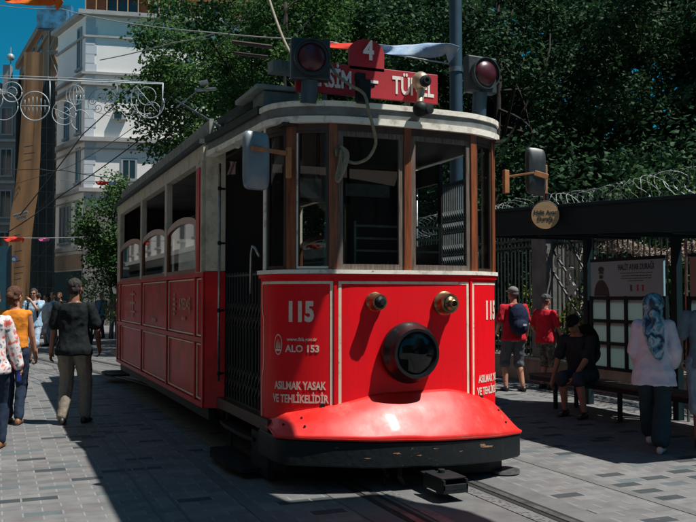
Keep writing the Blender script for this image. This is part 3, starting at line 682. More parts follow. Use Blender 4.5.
# destination board with route number
mb = MB(); bz0, bz1 = 3.335, 3.605
mb.box((-.295, .12, (bz0 + bz1) / 2), (1.36, .03, bz1 - bz0))
db = T(mb, 'destination_board', M['red_sign'], bevel=.004)
arch = [(-.165, 0), (-.165, .16)] + [(-.165 * math.cos(t), .16 + .115 * math.sin(t)) for t in np.linspace(0, math.pi, 13)[1:-1]] + [(.165, .16), (.165, 0)]
T(MB().prism(arch, (-.315, .105, bz1 - .03), (1, 0, 0), (0, 0, 1), -.035), 'number_plate', M['red_sign'], parent=db)
def flat_text(mb, txt, c, size, xs=.75, bold=.02, y=.0, ax=(1, 0, 0), extr=.001):
    v, f = text_mesh(txt, size, xs, bold, extrude=extr); c = Vector(c); a = Vector(ax).normalized(); nrm = a.cross(Vector((0, 0, 1)))
    mb.add([c + a * x_ + Vector((0, 0, 1)) * y_ + nrm * z_ for x_, y_, z_ in v], f)
mb = MB(); flat_text(mb, 'TAKSİM', (-.70, .101, 3.462), .215, .62, .028); T(mb, 'lettering', M['letterw'], parent=db); mb = MB(); flat_text(mb, 'TÜNEL', (.135, .101, 3.462), .215, .62, .028)
T(MB().box((-.29, .102, 3.478), (.16, .004, .026)), 'dash', M['letterw'], parent=db); T(mb, 'lettering', M['letterw'], parent=db)
mb = MB(); flat_text(mb, '4', (-.315, .100 - .03, 3.735), .235, .85, .03); T(mb, 'route_number', M['letterw'], parent=db)
for p in ((-.7, .15), (.1, .15)):
    mb = MB(); mb.box((p[0], p[1], 3.30), (.04, .03, .12)); T(mb, 'sign_bracket', M['steel'])
# red signal lamps on posts either side
def signal(cx, cy, cz, w, rz):
    rot = Matrix.Rotation(rz, 3, 'Z'); c = Vector((cx, cy, cz)); nrm = rot @ Vector((0, -1, 0))
    h = T(MB().box(c, (w, .10, w * 1.06), rot), 'signal_lamp', M['housing'], bevel=.015)
    T(MB().lathe(c + nrm * .045, nrm, [(0, w * .44), (.05, w * .46), (.075, w * .46), (.075, w * .435), (.05, w * .43)], 32), 'visor', M['housing'], parent=h, smooth=True)
    T(MB().lathe(c + nrm * .05, nrm, [(0, w * .43), (.02, w * .42), (.06, w * .34), (.085, w * .2), (.092, .002)], 32), 'lens', M['lensred'], parent=h, smooth='all')
    T(MB().tube([c - Vector((0, 0, w * .5)), (cx, cy + .04, 3.22)], .07, 12), 'lamp_post', M['pole'], parent=h, smooth=True)
signal(-.885, .0, 3.575, .33, R(-10)); signal(.985, .36, 3.72, .33, R(4))
# lamp and bell on the rim
mb = MB(); mb.ell((.165, .02, 3.505), (.075, .085, .085), 16, 10); b_ = T(mb, 'roof_lamp', M['brassp'], smooth='all')
T(MB().lathe((.175, -.045, 3.49), (-.1, -1, 0), [(0, .052), (.03, .05), (.035, .03), (.055, .03), (.055, .018), (.04, .012)], 20), 'lens', M['black'], parent=b_, smooth=True)
T(MB().tube([(.16, .0, 3.42), (.13, -.04, 3.31), (.10, -.09, 3.23)], [.035, .03, .04], 10), 'lamp_stem', M['brassp'], parent=b_, smooth=True)
mb = MB(); mb.ell((.08, -.15, 3.215), (.075, .06, .07), 14, 8); mb.lathe((.13, -.15, 3.21), (.3, -1, .1), [(0, .05), (.05, .045), (.055, .02)], 14); T(mb, 'bell', M['black'], smooth=True)
mb = MB(); mb.box((-.44, -.09, 3.33), (.11, .10, .20)); mb.box((-.47, -.10, 3.45), (.09, .06, .07)); mb.box((-.38, -.12, 3.38), (.06, .05, .04)); T(mb, 'rope_catcher', M['black'], bevel=.01)
# rope from the current collector over the front
def ROPE(px, py, d):
    fw = Vector((math.sin(YAW), math.cos(YAW), 0)); rt = Vector((math.cos(YAW), -math.sin(YAW), 0)); pt = math.atan(35 / 850)
    f3 = fw * math.cos(pt) + Vector((0, 0, math.sin(pt))); up = rt.cross(f3); return CAM + (f3 + rt * ((px - 348) / 850) + up * ((261 - py) / 850)) * d
rp = spline([tuple(ROPE(262, -30, 9.2)), tuple(ROPE(270, 2, 8.8)), tuple(ROPE(283, 38, 8.4)), tuple(ROPE(294, 58, 8.1)), tuple(ROPE(303, 62, 7.8)), tuple(ROPE(299, 44, 7.5)), tuple(ROPE(310, 52, 7.3)), tuple(ROPE(328, 62, 7.2)), tuple(ROPE(337, 75, 7.15)), tuple(ROPE(350, 85, 7.1)), tuple(ROPE(364, 94, 7.1)), tuple(ROPE(369, 112, 7.05)), tuple(ROPE(375, 135, 7.1)), tuple(ROPE(375, 146, 7.12)), tuple(ROPE(368, 158, 7.14)), tuple(ROPE(356, 163, 7.14)), tuple(ROPE(346, 160, 7.13)), tuple(ROPE(342, 154, 7.12))], 8)
T(MB().tube(rp, .014, 8), 'rope', M['rope'], smooth='all')
mb = MB()
for k in range(3):
    mb.tube(spline([tuple(ROPE(341, 146, 7.12)), tuple(ROPE(348 - k * 1.2, 153 + k, 7.08)), tuple(ROPE(346 - k * 1.5, 166, 7.06)), tuple(ROPE(339 + k, 181 - k * 2, 7.08)), tuple(ROPE(336 + k * 1.5, 178 - k * 2, 7.1)), tuple(ROPE(339 + k, 164, 7.1)), tuple(ROPE(341, 150, 7.1))], 6), .011, 6)
T(mb, 'rope_coil', M['rope'], smooth='all')
T(MB().box((-.66, -.05, 2.80), (.05, .05, .07)), 'rope_hook', M['brass'], bevel=.008)
# equipment on the cab roof
mb = MB(); mb.box((-.93, .80, 3.36), (.34, .34, .17)); eq = T(mb, 'resistor_box', M['equip'], bevel=.01)
mb = MB(); mb.box((-.95, .98, 3.475), (.44, .75, .045)); T(mb, 'box_lid', mat('pale_lid', (.30, .34, .32), .6, c2=(.16, .18, .17)), parent=eq, bevel=.01)
mb = MB(); mb.beam((-1.12, 2.12, 3.44), (-1.02, .95, 3.47), .07, .06); mb.beam((-.90, 2.12, 3.34), (-.95, .9, 3.30), .06, .05); mb.box((-1.10, 2.1, 3.36), (.04, .04, .18)); mb.box((-.75, 2.1, 3.36), (.04, .04, .18))
T(mb, 'roof_rail', M['gutter'])
mb = MB(); mb.box((-.93, .62, 3.66), (.22, .16, .10))
for k in range(5): mb.box((-.93 - .08 + k * .04, .535, 3.66), (.018, .012, .07))
T(mb, 'louvre_box', M['equip'])
mb = MB(); mb.tube([(-.98, 2.0, 3.3), (-1.05, 2.05, 3.36), (-1.0, 2.15, 3.42), (-1.08, 2.1, 3.3), (-.95, 2.0, 3.42)], .012, 6); T(mb, 'cable', M['steel'])
mb = MB(); mb.ell((-.9, 3.6, 3.56), (.12, .10, .08), 10, 6); mb.ell((-.85, 3.9, 3.55), (.1, .10, .07), 10, 6); T(mb, 'insulator', mat('pottery', (.42, .26, .16), .6))
tp = T(MB().tube([(0, 4.5, 3.6), (0, 10.4, 5.55)], .03, 8, .02), 'trolley_pole', M['gutter'])
mb = MB(); mb.box((0, 4.6, 3.62), (.5, .9, .12)); mb.tube([(0, 4.5, 3.55), (0, 4.5, 3.75)], .1, 12); T(mb, 'trolley_base', M['gutter'])
# mirrors
def mirror(sg):
    if sg < 0:
        arm = T(MB().beam((-1.02, .14, 2.80), (-1.42, -.12, 2.78), .03, .035).box((-1.03, .12, 2.72), (.04, .05, .26)), 'mirror_arm', M['armwood'], bevel=.006)
        c = Vector((-1.36, .02, 2.70)); w, h, rz = .24, .48, R(14)
    else:
        arm = T(MB().beam((1.12, .2, 2.72), (1.38, .05, 2.76), .02, .02).beam((1.38, .05, 2.76), (1.50, 0, 2.72), .02, .05).box((1.15, .18, 2.68), (.05, .05, .22)), 'mirror_arm', M['armwood'], bevel=.004)
        c = Vector((1.43, .12, 2.78)); w, h, rz = .20, .45, R(-14)
    o = []; e = 6
    poly = [((w / 2) * (abs(math.cos(t)) ** (2 / e)) * (1 if math.cos(t) > 0 else -1), (h / 2) * (abs(math.sin(t)) ** (2 / e)) * (1 if math.sin(t) > 0 else -1)) for t in np.linspace(0, 2 * math.pi, 33)[:-1]]
    ax = Vector((math.cos(rz), math.sin(rz), -.0 if sg < 0 else -.12)).normalized(); nz = ax.cross(Vector((0, 0, 1)))
    rings = []
    for d, s_ in ((0, .9), (.02, 1), (.05, .97), (.075, .8), (.085, .4)):
        rings.append([c + nz * d + ax * x_ * s_ + Vector((0, 0, 1)) * y_ * s_ for x_, y_ in poly])
    T(MB().loft(rings), 'mirror', M['mirror'] if sg < 0 else M['housing'], smooth=True, parent=None)
mirror(-1); mirror(1)

# ------------------------------------------------------------------ BUILDINGS beyond the tram (street bends left)
def rotz(a): return Matrix.Rotation(a, 3, 'Z')
def oriented(origin, ang):                      # returns f(u, v, z): u along ang, v to its left (into the building), z up
    d = Vector((math.cos(ang), math.sin(ang), 0)); nn = Vector((-d.y, d.x, 0)); o = Vector(origin)
    return lambda u, v, z: o + d * u + nn * v + Vector((0, 0, z))
def obox(mb, F, u0, u1, v0, v1, z0, z1):
    vs = [F(u, v, z) for u in (u0, u1) for v in (v0, v1) for z in (z0, z1)]
    return mb.add(vs, [(0, 1, 3, 2), (4, 6, 7, 5), (0, 4, 5, 1), (2, 3, 7, 6), (0, 2, 6, 4), (1, 5, 7, 3)])
M['render'] = mat('cream_render', (.84, .81, .77), .8, c2=(.76, .73, .69), scale=.35, bump=.15, bscale=3)
M['renderb'] = mat('bluish_render', (.52, .56, .60), .8, c2=(.48, .50, .52), scale=1.2)
M['renderg'] = mat('grey_render', (.24, .25, .25), .8, c2=(.19, .2, .2), scale=.5)
M['cornice'] = mat('cornice_stone', (.40, .39, .37), .8, c2=(.32, .31, .30), scale=2)
M['winrec'] = mat('window_dark', (.02, .03, .035), .15, coat=.5)
M['shopglass'] = mat('shop_glass', (.015, .02, .022), .5, spec=.15)
M['winframe'] = mat('window_surround', (.30, .31, .31), .7)
M['brickred'] = mat('brick_wall', (.25, .10, .055), .8, c2=(.18, .07, .04), scale=3)
M['tan'] = mat('tan_shopfront', (.30, .20, .13), .7, c2=(.22, .15, .10))
M['tarp'] = mat('ochre_tarpaulin', (.27, .145, .065), .75, c2=(.21, .11, .05), scale=.5, bump=.5, bscale=1.5)
M['net'] = mat('debris_net', (.02, .032, .034), .9, c2=(.035, .05, .052), scale=1.5, bump=.3, bscale=3)
M['scaff'] = mat('scaffold_tube', (.30, .34, .36), .5, .3)
FA = R(-22.5 + 12)                               # the wall that faces the camera
FB = R(104.5)                          # the wall along the bending street
c0 = (1.45, 45.5, 0)
bld = world_root(thing('building', 'tall cream rendered building with projecting cornices, behind the trees left of the tram', 'building', c0))
A = oriented(c0, FA)                            # v>0 goes away from the camera
BW = 18.3
mb = MB(); obox(mb, A, 0, 16, 0, 12, 0, BW); vs = None
bw = mb.build('wall', M['render'], bld, off=c0)
B = oriented(c0, FB)                            # v<0 is inside for this direction
mb = MB(); obox(mb, B, .0, 5.2, -.02, -8, 0, BW); mb.build('side_wall', M['render'], bld, off=c0)
def ledge(z0, z1, pr, nm='cornice'):
    mb = MB(); obox(mb, A, -pr, 16, -pr, 0.01, z0, z1); mb.build(nm, M['cornice'], bld, off=c0)
    mb = MB(); obox(mb, B, -.0, 5.3, 0, pr, z0, z1 - .003); mb.build(nm, M['cornice'], bld, off=c0)
for z0, z1, pr in ((18.3, 18.55, .42), (17.0, 17.12, .12), (14.75, 14.9, .22), (14.1, 14.3, .25), (10.75, 11.0, .32), (10.3, 10.38, .12), (7.75, 7.98, .28), (7.3, 7.38, .10), (4.3, 4.55, .28)): ledge(z0, z1, pr)
for u in (-.02,):
    mb = MB()
    z = .6
    while z < 18: obox(mb, A, -.03, .62 if int(z / .55) % 2 else .5, -.03, .02, z, z + .5); z += .55
    mb.build('quoin', M['renderb'], bld, off=c0)
def win(Fn, u, z, w, h, par, o, sgn=1):
    mb = MB(); t = .12
    obox(mb, Fn, u - w / 2 - t, u + w / 2 + t, -.06 * sgn, .0, z + h, z + h + t); obox(mb, Fn, u - w / 2 - t, u - w / 2, -.06 * sgn, 0, z, z + h); obox(mb, Fn, u + w / 2, u + w / 2 + t, -.06 * sgn, 0, z, z + h)
    obox(mb, Fn, u - w / 2 - .2, u + w / 2 + .2, -.16 * sgn, 0, z - .14, z); obox(mb, Fn, u - .03, u + .03, -.05 * sgn, -.012 * sgn, z, z + h)
    f = mb.build('window', M['winframe'], par, off=o)
    mb = MB(); obox(mb, Fn, u - w / 2, u + w / 2, -.03 * sgn, -.01 * sgn, z, z + h); mb.build('pane', M['winrec'], f, off=(0, 0, 0) if False else o)
    return f
win(A, 2.55, 8.6, .7, 1.1, bld, c0)
for u, z, w, h in ((1.1, 4.9, .4, 2.3), (2.6, 4.9, .35, 2.2), (3.3, 4.9, .35, 2.2), (4.0, 4.9, .35, 2.2), (1.1, 8.4, .5, 2.0), (1.1, 15.3, .5, 2.4), (1.1, 11.4, .5, 2.2), (3.3, 11.4, .5, 2.2)): win(B, u, z, w, h, bld, c0, -1)
mb = MB(); obox(mb, B, .2, 5.1, .0, .08, 3.2, 4.1); mb.build('shop_fascia', M['tan'], bld, off=c0)
mb = MB(); obox(mb, B, .3, 5.0, .0, .05, .2, 3.1); mb.build('shop_window', M['shopglass'], bld, off=c0)
mb = MB(); obox(mb, A, .3, 7.0, -.05, 0, .2, 3.1); mb.build('shop_window', M['shopglass'], bld, off=c0)
mb = MB(); obox(mb, A, .2, 7.1, -.08, 0, 3.15, 3.9); mb.build('shop_fascia', M['tan'], bld, off=c0)
mb = MB(); mb.tube([A(6.2, -.12, .2), A(6.2, -.12, 18.2)], .07, 6); mb.build('downpipe', M['winframe'], bld, off=c0)
for u, z in ((3.6, 8.3), (1.6, 12.1), (4.4, 15.6)):
    mb = MB(); obox(mb, A, u, u + .75, -.32, -.02, z, z + .5); ac = mb.build('air_conditioner', M['cornice'], bld, off=c0); mb = MB(); obox(mb, A, u + .1, u + .5, -.335, -.322, z + .06, z + .44); mb.build('grille', M['winrec'], ac, off=c0)
# brick building under repair rising behind it
c1 = (2.2, 54, 0)
b2 = world_root(thing('building', 'brick building with timber scaffolding rising over the cream building', 'building', c1))
A1 = oriented(c1, FA)
mb = MB(); obox(mb, A1, 0, 22, 0, 10, 0, 25); mb.build('wall', M['brickred'], b2, off=c1)
for k in range(6):
    for zz in (21.3,):
        mb = MB(); obox(mb, A1, 1.3 + k * 3.2, 3.6 + k * 3.2, -.05, .01, zz, zz + 2.6); mb.build('window', M['winrec'], b2, off=c1)
mb = MB()
for k in range(30): obox(mb, A1, k * .7, k * .7 + .07, -.9, -.83, 19, 26)
for z in (20.5, 22.5, 24.5): obox(mb, A1, -.5, 22, -1, -.2, z, z + .08)
mb.build('scaffold_frame', mat('scaffold_timber', (.42, .24, .12), .7), b2, off=c1)
# scaffolded building with netting and an ochre tarpaulin
def P(px, py, dep):                             # a spot measured in the photograph, given its distance
    fw = Vector((math.sin(YAW), math.cos(YAW), 0)); rt = Vector((math.cos(YAW), -math.sin(YAW), 0)); pt = math.atan(35 / 850)
    f3 = fw * math.cos(pt) + Vector((0, 0, math.sin(pt))); up = rt.cross(f3)
    return CAM + (f3 + rt * ((px - 348) / 850) + up * ((261 - py) / 850)) * dep
q = P(45, 300, 56); c2 = (q.x, q.y, 0)
b3 = world_root(thing('scaffolded_building', 'building wrapped in dark net with a long ochre tarpaulin down its side', 'building', c2))
F3 = R(90 + 28.7 + 22.5 - 22.5); F3 = R(90) + R(28.7) - R(22.5)
F3 = R(90 - 22.5 + 28.7 + 0)
F3 = R(90 + 6.2)
Bs = oriented(c2, F3)                           # along the street face; inside is v<0
mb = MB(); obox(mb, Bs, 0, 14, -.1, -9, 0, 20.2); mb.build('wall', M['tan'], b3, off=c2)
mb = MB(); obox(mb, Bs, -.15, 13.8, -.05, .02, 0, 19.9); mb.build('tarpaulin_backing', M['tarp'], b3, off=c2)
for z in (4.5, 8, 11.3, 14.6, 17.6):
    for u in (2.5, 6, 9.5):
        mb = MB(); obox(mb, Bs, u, u + 2.0, .02, .05, z, z + 2.1); mb.build('window', M['winrec'], b3, off=c2)
mb = MB(); obox(mb, Bs, -.2, 14.2, 0, .3, 20.0, 20.5); obox(mb, Bs, -.2, 14, 0, .15, 18.9, 19.1); mb.build('cornice', M['tan'], b3, off=c2)
# scaffold tower at the corner, facing the camera
mb = MB(); q0, q1 = P(45, 300, 55.2), P(56, 300, 55.2); q0.z = q1.z = 0
d_ = (q1 - q0)
for q in (q0, q1, q0 + Vector((.3, 1, 0)), q1 + Vector((.3, 1, 0))): mb.tube([q, q + Vector((0, 0, 19.8))], .035, 6)
for k in range(11):
    z = 1.5 + k * 1.8; mb.tube([q0 + Vector((0, 0, z)), q1 + Vector((0, 0, z))], .03, 6); mb.box(q0 + d_ * .5 + Vector((.15, .5, z)), (.9, .9, .05), -YAW)
    a, b = (q0, q1) if k % 2 else (q1, q0)
    mb.tube([a + Vector((0, 0, z)), b + Vector((0, 0, z + 1.8))], .025, 6)
mb.build('scaffold', M['scaff'], b3, off=c2)
mb = MB(); n0 = q0 + Vector((.3, 1.1, 0)); n1 = P(57, 300, 55.2); n1.z = 0; n1 += Vector((.3, 1.1, 0)); mb.beam(n0 + Vector((0, 0, 9.6)), n1 + Vector((0, 0, 9.6)), 19.2, .05) if False else None
for i in range(2):
    pass
cc = (n0 + n1) / 2; mb.box((cc.x, cc.y, 9.7), ((n1 - n0).length, .06, 19.4), -YAW); mb.build('debris_net', M['net'], b3, off=c2)
mb = MB(); qa = P(53, 20, 55); mb.box(qa, (1.9, .6, 1.2), -YAW); qa = P(60, 14, 55.6); mb.box(qa, (1.6, .6, 1.0), -YAW); mb.build('roof_hoarding', mat('blue_sheet', (.04, .20, .36), .6, c2=(.02, .05, .07), scale=2), b3, off=c2)
# hanging tarpaulin sweeping down to the left, with lettering, and net panel beside it
def sheet(name, lx, rx, dep, m, par, off, th=.05, label=None):
    rings = []
    ys = [y for y, _ in lx]
    for i, y in enumerate(ys):
        l = P(lx[i][1], y, dep); r_ = P(rx[i][1], y, dep); t = Vector((math.sin(YAW), math.cos(YAW), 0)) * th * .5
        n = 6; fr = [l + (r_ - l) * (k / n) + t * (3 * math.sin(k * 1.7 + i * .8)) * .8 for k in range(n + 1)]
        rings.append(fr + [p + t for p in reversed(fr)])
    o = MB().loft(rings).build(name, m, par, off=off, smooth=True)
    if label: o['label'] = label
    return o
ly = [(52, 24), (78, 23.5), (130, 20), (160, 18), (190, 15), (215, 11), (240, 9), (265, 8), (300, 7), (322, 7)]
ry = [(52, 43.5), (78, 43), (130, 41), (160, 40), (190, 38), (215, 34), (240, 31), (265, 30), (300, 29), (322, 29)]
sheet('tarpaulin', ly, ry, 50, M['tarp'], b3, c2)
sheet('debris_net', [(80, 30), (150, 30), (240, 27), (322, 27)], [(80, 55.5), (150, 55), (240, 54.5), (322, 54)], 52, M['net'], b3, c2)
for k, (y, w) in enumerate(((147, 9), (154, 11), (161, 8), (236, 6), (252, 8), (262, 7), (268, 10), (274, 9), (280, 7))):
    a = P(24 if y < 200 else 14, y, 49.7); b = P((24 if y < 200 else 14) + w, y - 1.5, 49.7); MB().beam(a, b, .02, .05).build('print_line', M['ink'], b3, off=c2)
qc = P(14, 259, 49.6); nrm = Vector((-math.sin(YAW), -math.cos(YAW), 0))
mb = MB(); mb.lathe(qc, nrm, [(0, .21), (.03, .21), (.03, .13), (0, .13)], 20); rg = mb.build('round_emblem', mat('blue_print', (.03, .07, .22), .6), b3, off=c2)
mb = MB(); mb.lathe(qc, nrm, [(0, .12), (.02, .12), (.022, .01)], 16); mb.build('emblem_centre', M['frost'], b3, off=c2)
mb = MB()
for x in (31, 38, 46, 53):
    a = P(x, 318, 51.6); b = P(x + 1, 82, 51.6); mb.tube([a, b], .025, 5)
for y in range(95, 310, 16): mb.tube([P(29, y, 51.6), P(55, y + 1, 51.6)], .02, 5)
for y in range(95, 300, 48): mb.tube([P(30, y + 30, 51.6), P(54, y, 51.6)], .018, 5)
mb.build('scaffold', mat('shadow_tube', (.06, .08, .085), .6), b3, off=c2)
# far grey facades on the left of the street
def far_block(lab, px0, px1, top, dep, m, nwin, floors, cat='building'):
    a = P(px0, 300, dep); b = P(px1, 300, dep); a.z = b.z = 0; base = (b.x, b.y, 0)
    t = world_root(thing('building', lab, cat, base)); ang = math.atan2((b - a).y, (b - a).x); Fa = oriented(a, ang); W = (b - a).length; Hh = P(px1, top, dep).z
    mb = MB(); obox(mb, Fa, 0, W, 0, 8, 0, Hh); mb.build('wall', m, t, off=base)
    mb = MB(); obox(mb, Fa, -.2, W + .2, -.4, .1, Hh - .1, Hh + .3); mb.build('cornice', M['cornice'], t, off=base)
    for f in range(floors):
        zf = 4.2 + f * (Hh - 4.4) / floors
        mb = MB(); obox(mb, Fa, -.1, W + .1, -.3, 0, zf - .35, zf - .15); mb.build('ledge', M['cornice'], t, off=base)
        for k in range(nwin): win(Fa, (k + .5) * W / nwin, zf + .3, min(1.1, W / nwin * .55), (Hh - 4.4) / floors * .62, t, base)
    mb = MB(); obox(mb, Fa, .1, W - .1, -.06, 0, .2, 3.2); mb.build('shop_window', M['shopglass'], t, off=base)
    return t, Fa, base, W, Hh
t_, Fa_, bs_, W_, H_ = far_block('grey stone apartment block with tall windows at the far left, beyond the tarpaulin', -95, 13, 92, 66, M['renderg'], 6, 4)
mb = MB()
for u, h in ((W_ - 1.2, 2.6), (W_ - 2.0, 1.2), (W_ - .5, 1.5), (W_ - 3.2, 1.8)): obox(mb, Fa_, u - .3, u + .25, 1, 1.6, H_, H_ + h)
mb.build('chimney', M['renderg'], t_, off=bs_)
mb = MB(); mb.tube([Fa_(W_ - .9, 1, H_), Fa_(W_ - .9, 1, H_ + 4)], .05, 6); mb.ell(Fa_(W_ - .9, 1, H_ + 3.2), (.3, .3, .3)); mb.build('aerial', M['scaff'], t_, off=bs_)
mb = MB(); a_ = P(-6, 300, 40); a_.z = 0; b_ = P(8, 300, 40); bl = (b_.x, b_.y, 0); hd = world_root(thing('hoarding', 'bright blue hoarding at the left edge beside the ochre tarpaulin', 'hoarding', bl))
mb.box((a_.x, a_.y, 2), (1.5, .1, 3.9), -YAW); mb.build('panel', mat('blue_panel', (.01, .075, .11), .6, c2=(.01, .05, .08)), hd, off=bl)
mb = MB()
for dx in (-.7, .7): mb.box((a_.x + dx, a_.y - .08 - dx * .4, 2), (.08, .08, 4.0))
mb.build('post', M['black'], hd, off=bl)
# left side of the street, out of frame but mirrored in the tram's windows
def row_house(lab, x0, y0, y1, Hh, m, bays):
    base = (x0, (y0 + y1) / 2, 0); t = world_root(thing('building', lab, 'building', base)); Fh = oriented((x0, y1, 0), R(-90)); W = y1 - y0
    mb = MB(); obox(mb, Fh, 0, W, -.0, -8, 0, Hh); mb.build('wall', m, t, off=base)
    for f in range(4):
        z = 4.3 + f * 3.6
        mb = MB(); obox(mb, Fh, 0, W, 0, .3, z - .45, z - .2); mb.build('ledge', M['cornice'], t, off=base)
        for k in range(bays): win(Fh, (k + .5) * W / bays, z + .3, 1.1, 2.1, t, base, -1)
    for k in range(2):
        mb = MB(); obox(mb, Fh, .4 + k * W / 2, W / 2 - .4 + k * W / 2, 0, .06, .3, 3.4); mb.build('shop_window', M['shopglass'], t, off=base)
row_house('pale facade across the street, mirrored in the tram side windows', -8.5, 30, 59, 18, M['render'], 8)

row_house('dark facade beside the photographer, on the left side of the street', -8.5, -14, 8, 16, M['stoned'], 6)
row_house('grey facade on the left side of the street, second from the photographer', -8.6, 8.3, 29.5, 17, M['stoned'], 6)
def back_block(lab, x0, x1, y0, y1, Hh, m, face_x):
    t = world_root(thing('building', lab, 'building', ((x0 + x1) / 2, (y0 + y1) / 2, 0))); mb = MB(); mb.box(((x0 + x1) / 2, (y0 + y1) / 2, Hh / 2), (x1 - x0, y1 - y0, Hh)); mb.build('wall', m, t)
    for f in range(4):
        for k in range(6):
            z = 4.4 + f * 3.3
            if face_x is not None: c, d = (face_x, y0 + (k + .5) * (y1 - y0) / 6, z + 1), (.06, 1.2, 2.0)
            else: c, d = (x0 + (k + .5) * (x1 - x0) / 6, y1, z + 1), (1.2, .06, 2.0)
            if z + 2 < Hh: MB().box(c, d).build('window', M['winrec'], t)
back_block('stone building down the street behind the photographer, right side', 9, 17, -46, -13, 12, M['renderg'], 9)
back_block('ochre building closing the street far behind the photographer', -16, 17, -56, -48, 17, M['tan'], None)
# ------------------------------------------------------------------ TREES and shrubs
def leaf_mesh(pts, nrm, size, jit, rng, name, m, parent, off, aspect=.55):
    n = len(pts)
    a = rng.normal(size=(n, 3)); a /= np.linalg.norm(a, axis=1)[:, None]
    N = nrm * .9 + rng.normal(size=(n, 3)) * jit; N /= np.linalg.norm(N, axis=1)[:, None]
    a = a - N * (a * N).sum(1)[:, None]; a /= np.linalg.norm(a, axis=1)[:, None] + 1e-9
    b = np.cross(N, a); s = size * rng.uniform(.6, 1.35, n)[:, None]
    tip = pts + a * s; base = pts - a * s * .55; mid = pts + a * s * .1
    l = mid + b * s * aspect - N * s * .18; r_ = mid - b * s * aspect - N * s * .18
    V = np.stack([base, r_, tip, l], 1).reshape(-1, 3) - np.array(off)
    idx = np.arange(n) * 4
    Fc = np.stack([idx, idx + 1, idx + 2, idx, idx + 2, idx + 3], 1).reshape(-1)
    me = bpy.data.meshes.new(name); me.vertices.add(len(V)); me.vertices.foreach_set('co', V.astype(np.float32).ravel())
    me.loops.add(len(Fc)); me.loops.foreach_set('vertex_index', Fc.astype(np.int32)); npoly = len(Fc) // 3
    me.polygons.add(npoly); me.polygons.foreach_set('loop_start', np.arange(npoly, dtype=np.int32) * 3); me.polygons.foreach_set('loop_total', np.full(npoly, 3, np.int32))
    me.update(); me.validate(); me.materials.append(m)
    o = bpy.data.objects.new(name, me); COL.objects.link(o); o.parent = parent; return o
def foliage(centres, radii, per, size, seed, name, m, parent, off=(0, 0, 0), flat=.75, jit=.55):
    rng = np.random.default_rng(seed); P_, N_ = [], []
    for c, r_ in zip(centres, radii):
        n = max(3, int(per * r_ * r_)); d = rng.normal(size=(n, 3)); d /= np.linalg.norm(d, axis=1)[:, None]
        rad = r_ * (rng.uniform(.25, 1, n) ** .5)[:, None] * (1 + .18 * rng.normal(size=(n, 1)))
        p = np.array(c) + d * rad * np.array([1, 1, flat]); nn = d * .5 + np.array([0, 0, .8]); nn /= np.linalg.norm(nn, axis=1)[:, None]
        P_.append(p); N_.append(nn)
    return leaf_mesh(np.concatenate(P_), np.concatenate(N_), size, jit, rng, name, m, parent, off)
def make_tree(label, loc, H, cr, cz, seed, m, leaf=.11, nclump=90, per=260, group=None, squash=.9, clump=(.5, 1.0), trunk_r=.22):
    rng = np.random.default_rng(seed); t = thing('tree', label, 'tree', loc, group=group)
    ce, ra = [], []
    for i in range(nclump):
        d = rng.normal(size=3); d /= np.linalg.norm(d); rr = cr * rng.uniform(.35, 1.0) ** .45
        p = np.array([d[0] * rr, d[1] * rr, cz + d[2] * rr * squash]) * 1.0
        if p[2] < 1.2: continue
        ce.append(p); ra.append(rng.uniform(*clump))
    foliage(ce, ra, per, leaf, seed + 1, 'crown', m, t)
    mb = MB(); tr = [(0, 0, -.05), (.05, .03, cz * .3), (-.08, .06, cz * .6), (.05, 0, cz), (.1, .1, cz + cr * .5)]
    mb.tube(spline(tr, 4), trunk_r, 10, trunk_r * .25)
    for i in range(14):
        e = ce[rng.integers(len(ce))]; s0 = np.array([0, 0, cz * rng.uniform(.6, 1.1)]); mid = (s0 + e) / 2 + rng.normal(size=3) * .3 + np.array([0, 0, .3])
        mb.tube(spline([s0, mid, e], 4), trunk_r * .24, 6, .015)
    mb.build('trunk', M['bark'], t, off=(0, 0, 0), smooth='all')
    return t
G8 = 'big garden trees behind the fence'
make_tree('huge dark tree filling the sky directly over the tram front', (4.6, 17.5, 0), 13, 4.6, 8.2, 11, M['leafB'], .078, 170, 780, clump=(.42, .9))
make_tree('tall green tree whose crown edge meets the cream building', (8.3, 24.6, 0), 14, 5.0, 9.6, 12, M['leafB'], .078, 170, 780, clump=(.42, .9))
make_tree('large dark tree right of the grey pole, above the shelter', (10.2, 14.5, 0), 13, 4.6, 8.0, 13, M['leafA'], .088, 150, 620, clump=(.42, .9))
make_tree('large tree over the right end of the shelter canopy', (14.5, 9.5, 0), 13, 4.8, 7.6, 14, M['leafA'], .088, 150, 620, clump=(.42, .9))
make_tree('dense tree in the second row between the two roof lamps', (10, 24, 0), 15, 6.0, 9.5, 15, M['leafA'], .16, 130, 120, clump=(.8, 1.4))
make_tree('dense tree in the second row at the top right', (18, 17, 0), 15, 6.2, 9.0, 16, M['leafA'], .16, 130, 120, clump=(.8, 1.4))
make_tree('dense tree far back behind the tram roof', (14, 33, 0), 16, 6.5, 10.5, 17, M['leafA'], .18, 120, 90, clump=(.9, 1.6))
make_tree('dense tree at the far right edge', (23, 12, 0), 15, 6.4, 8.5, 18, M['leafA'], .17, 110, 100, clump=(.9, 1.5))
make_tree('small bright green street tree beside the rear of the tram', (.75, 26.5, 0), 7, 1.2, 4.2, 21, M['leafB'], .085, 60, 420, squash=1.55, clump=(.32, .6), trunk_r=.09)
make_tree('low dark green tree just behind the tram rear corner', (1.2, 27.5, 0), 5, 1.1, 3.0, 23, M['leafA'], .08, 40, 420, squash=1.1, clump=(.35, .6), trunk_r=.08)
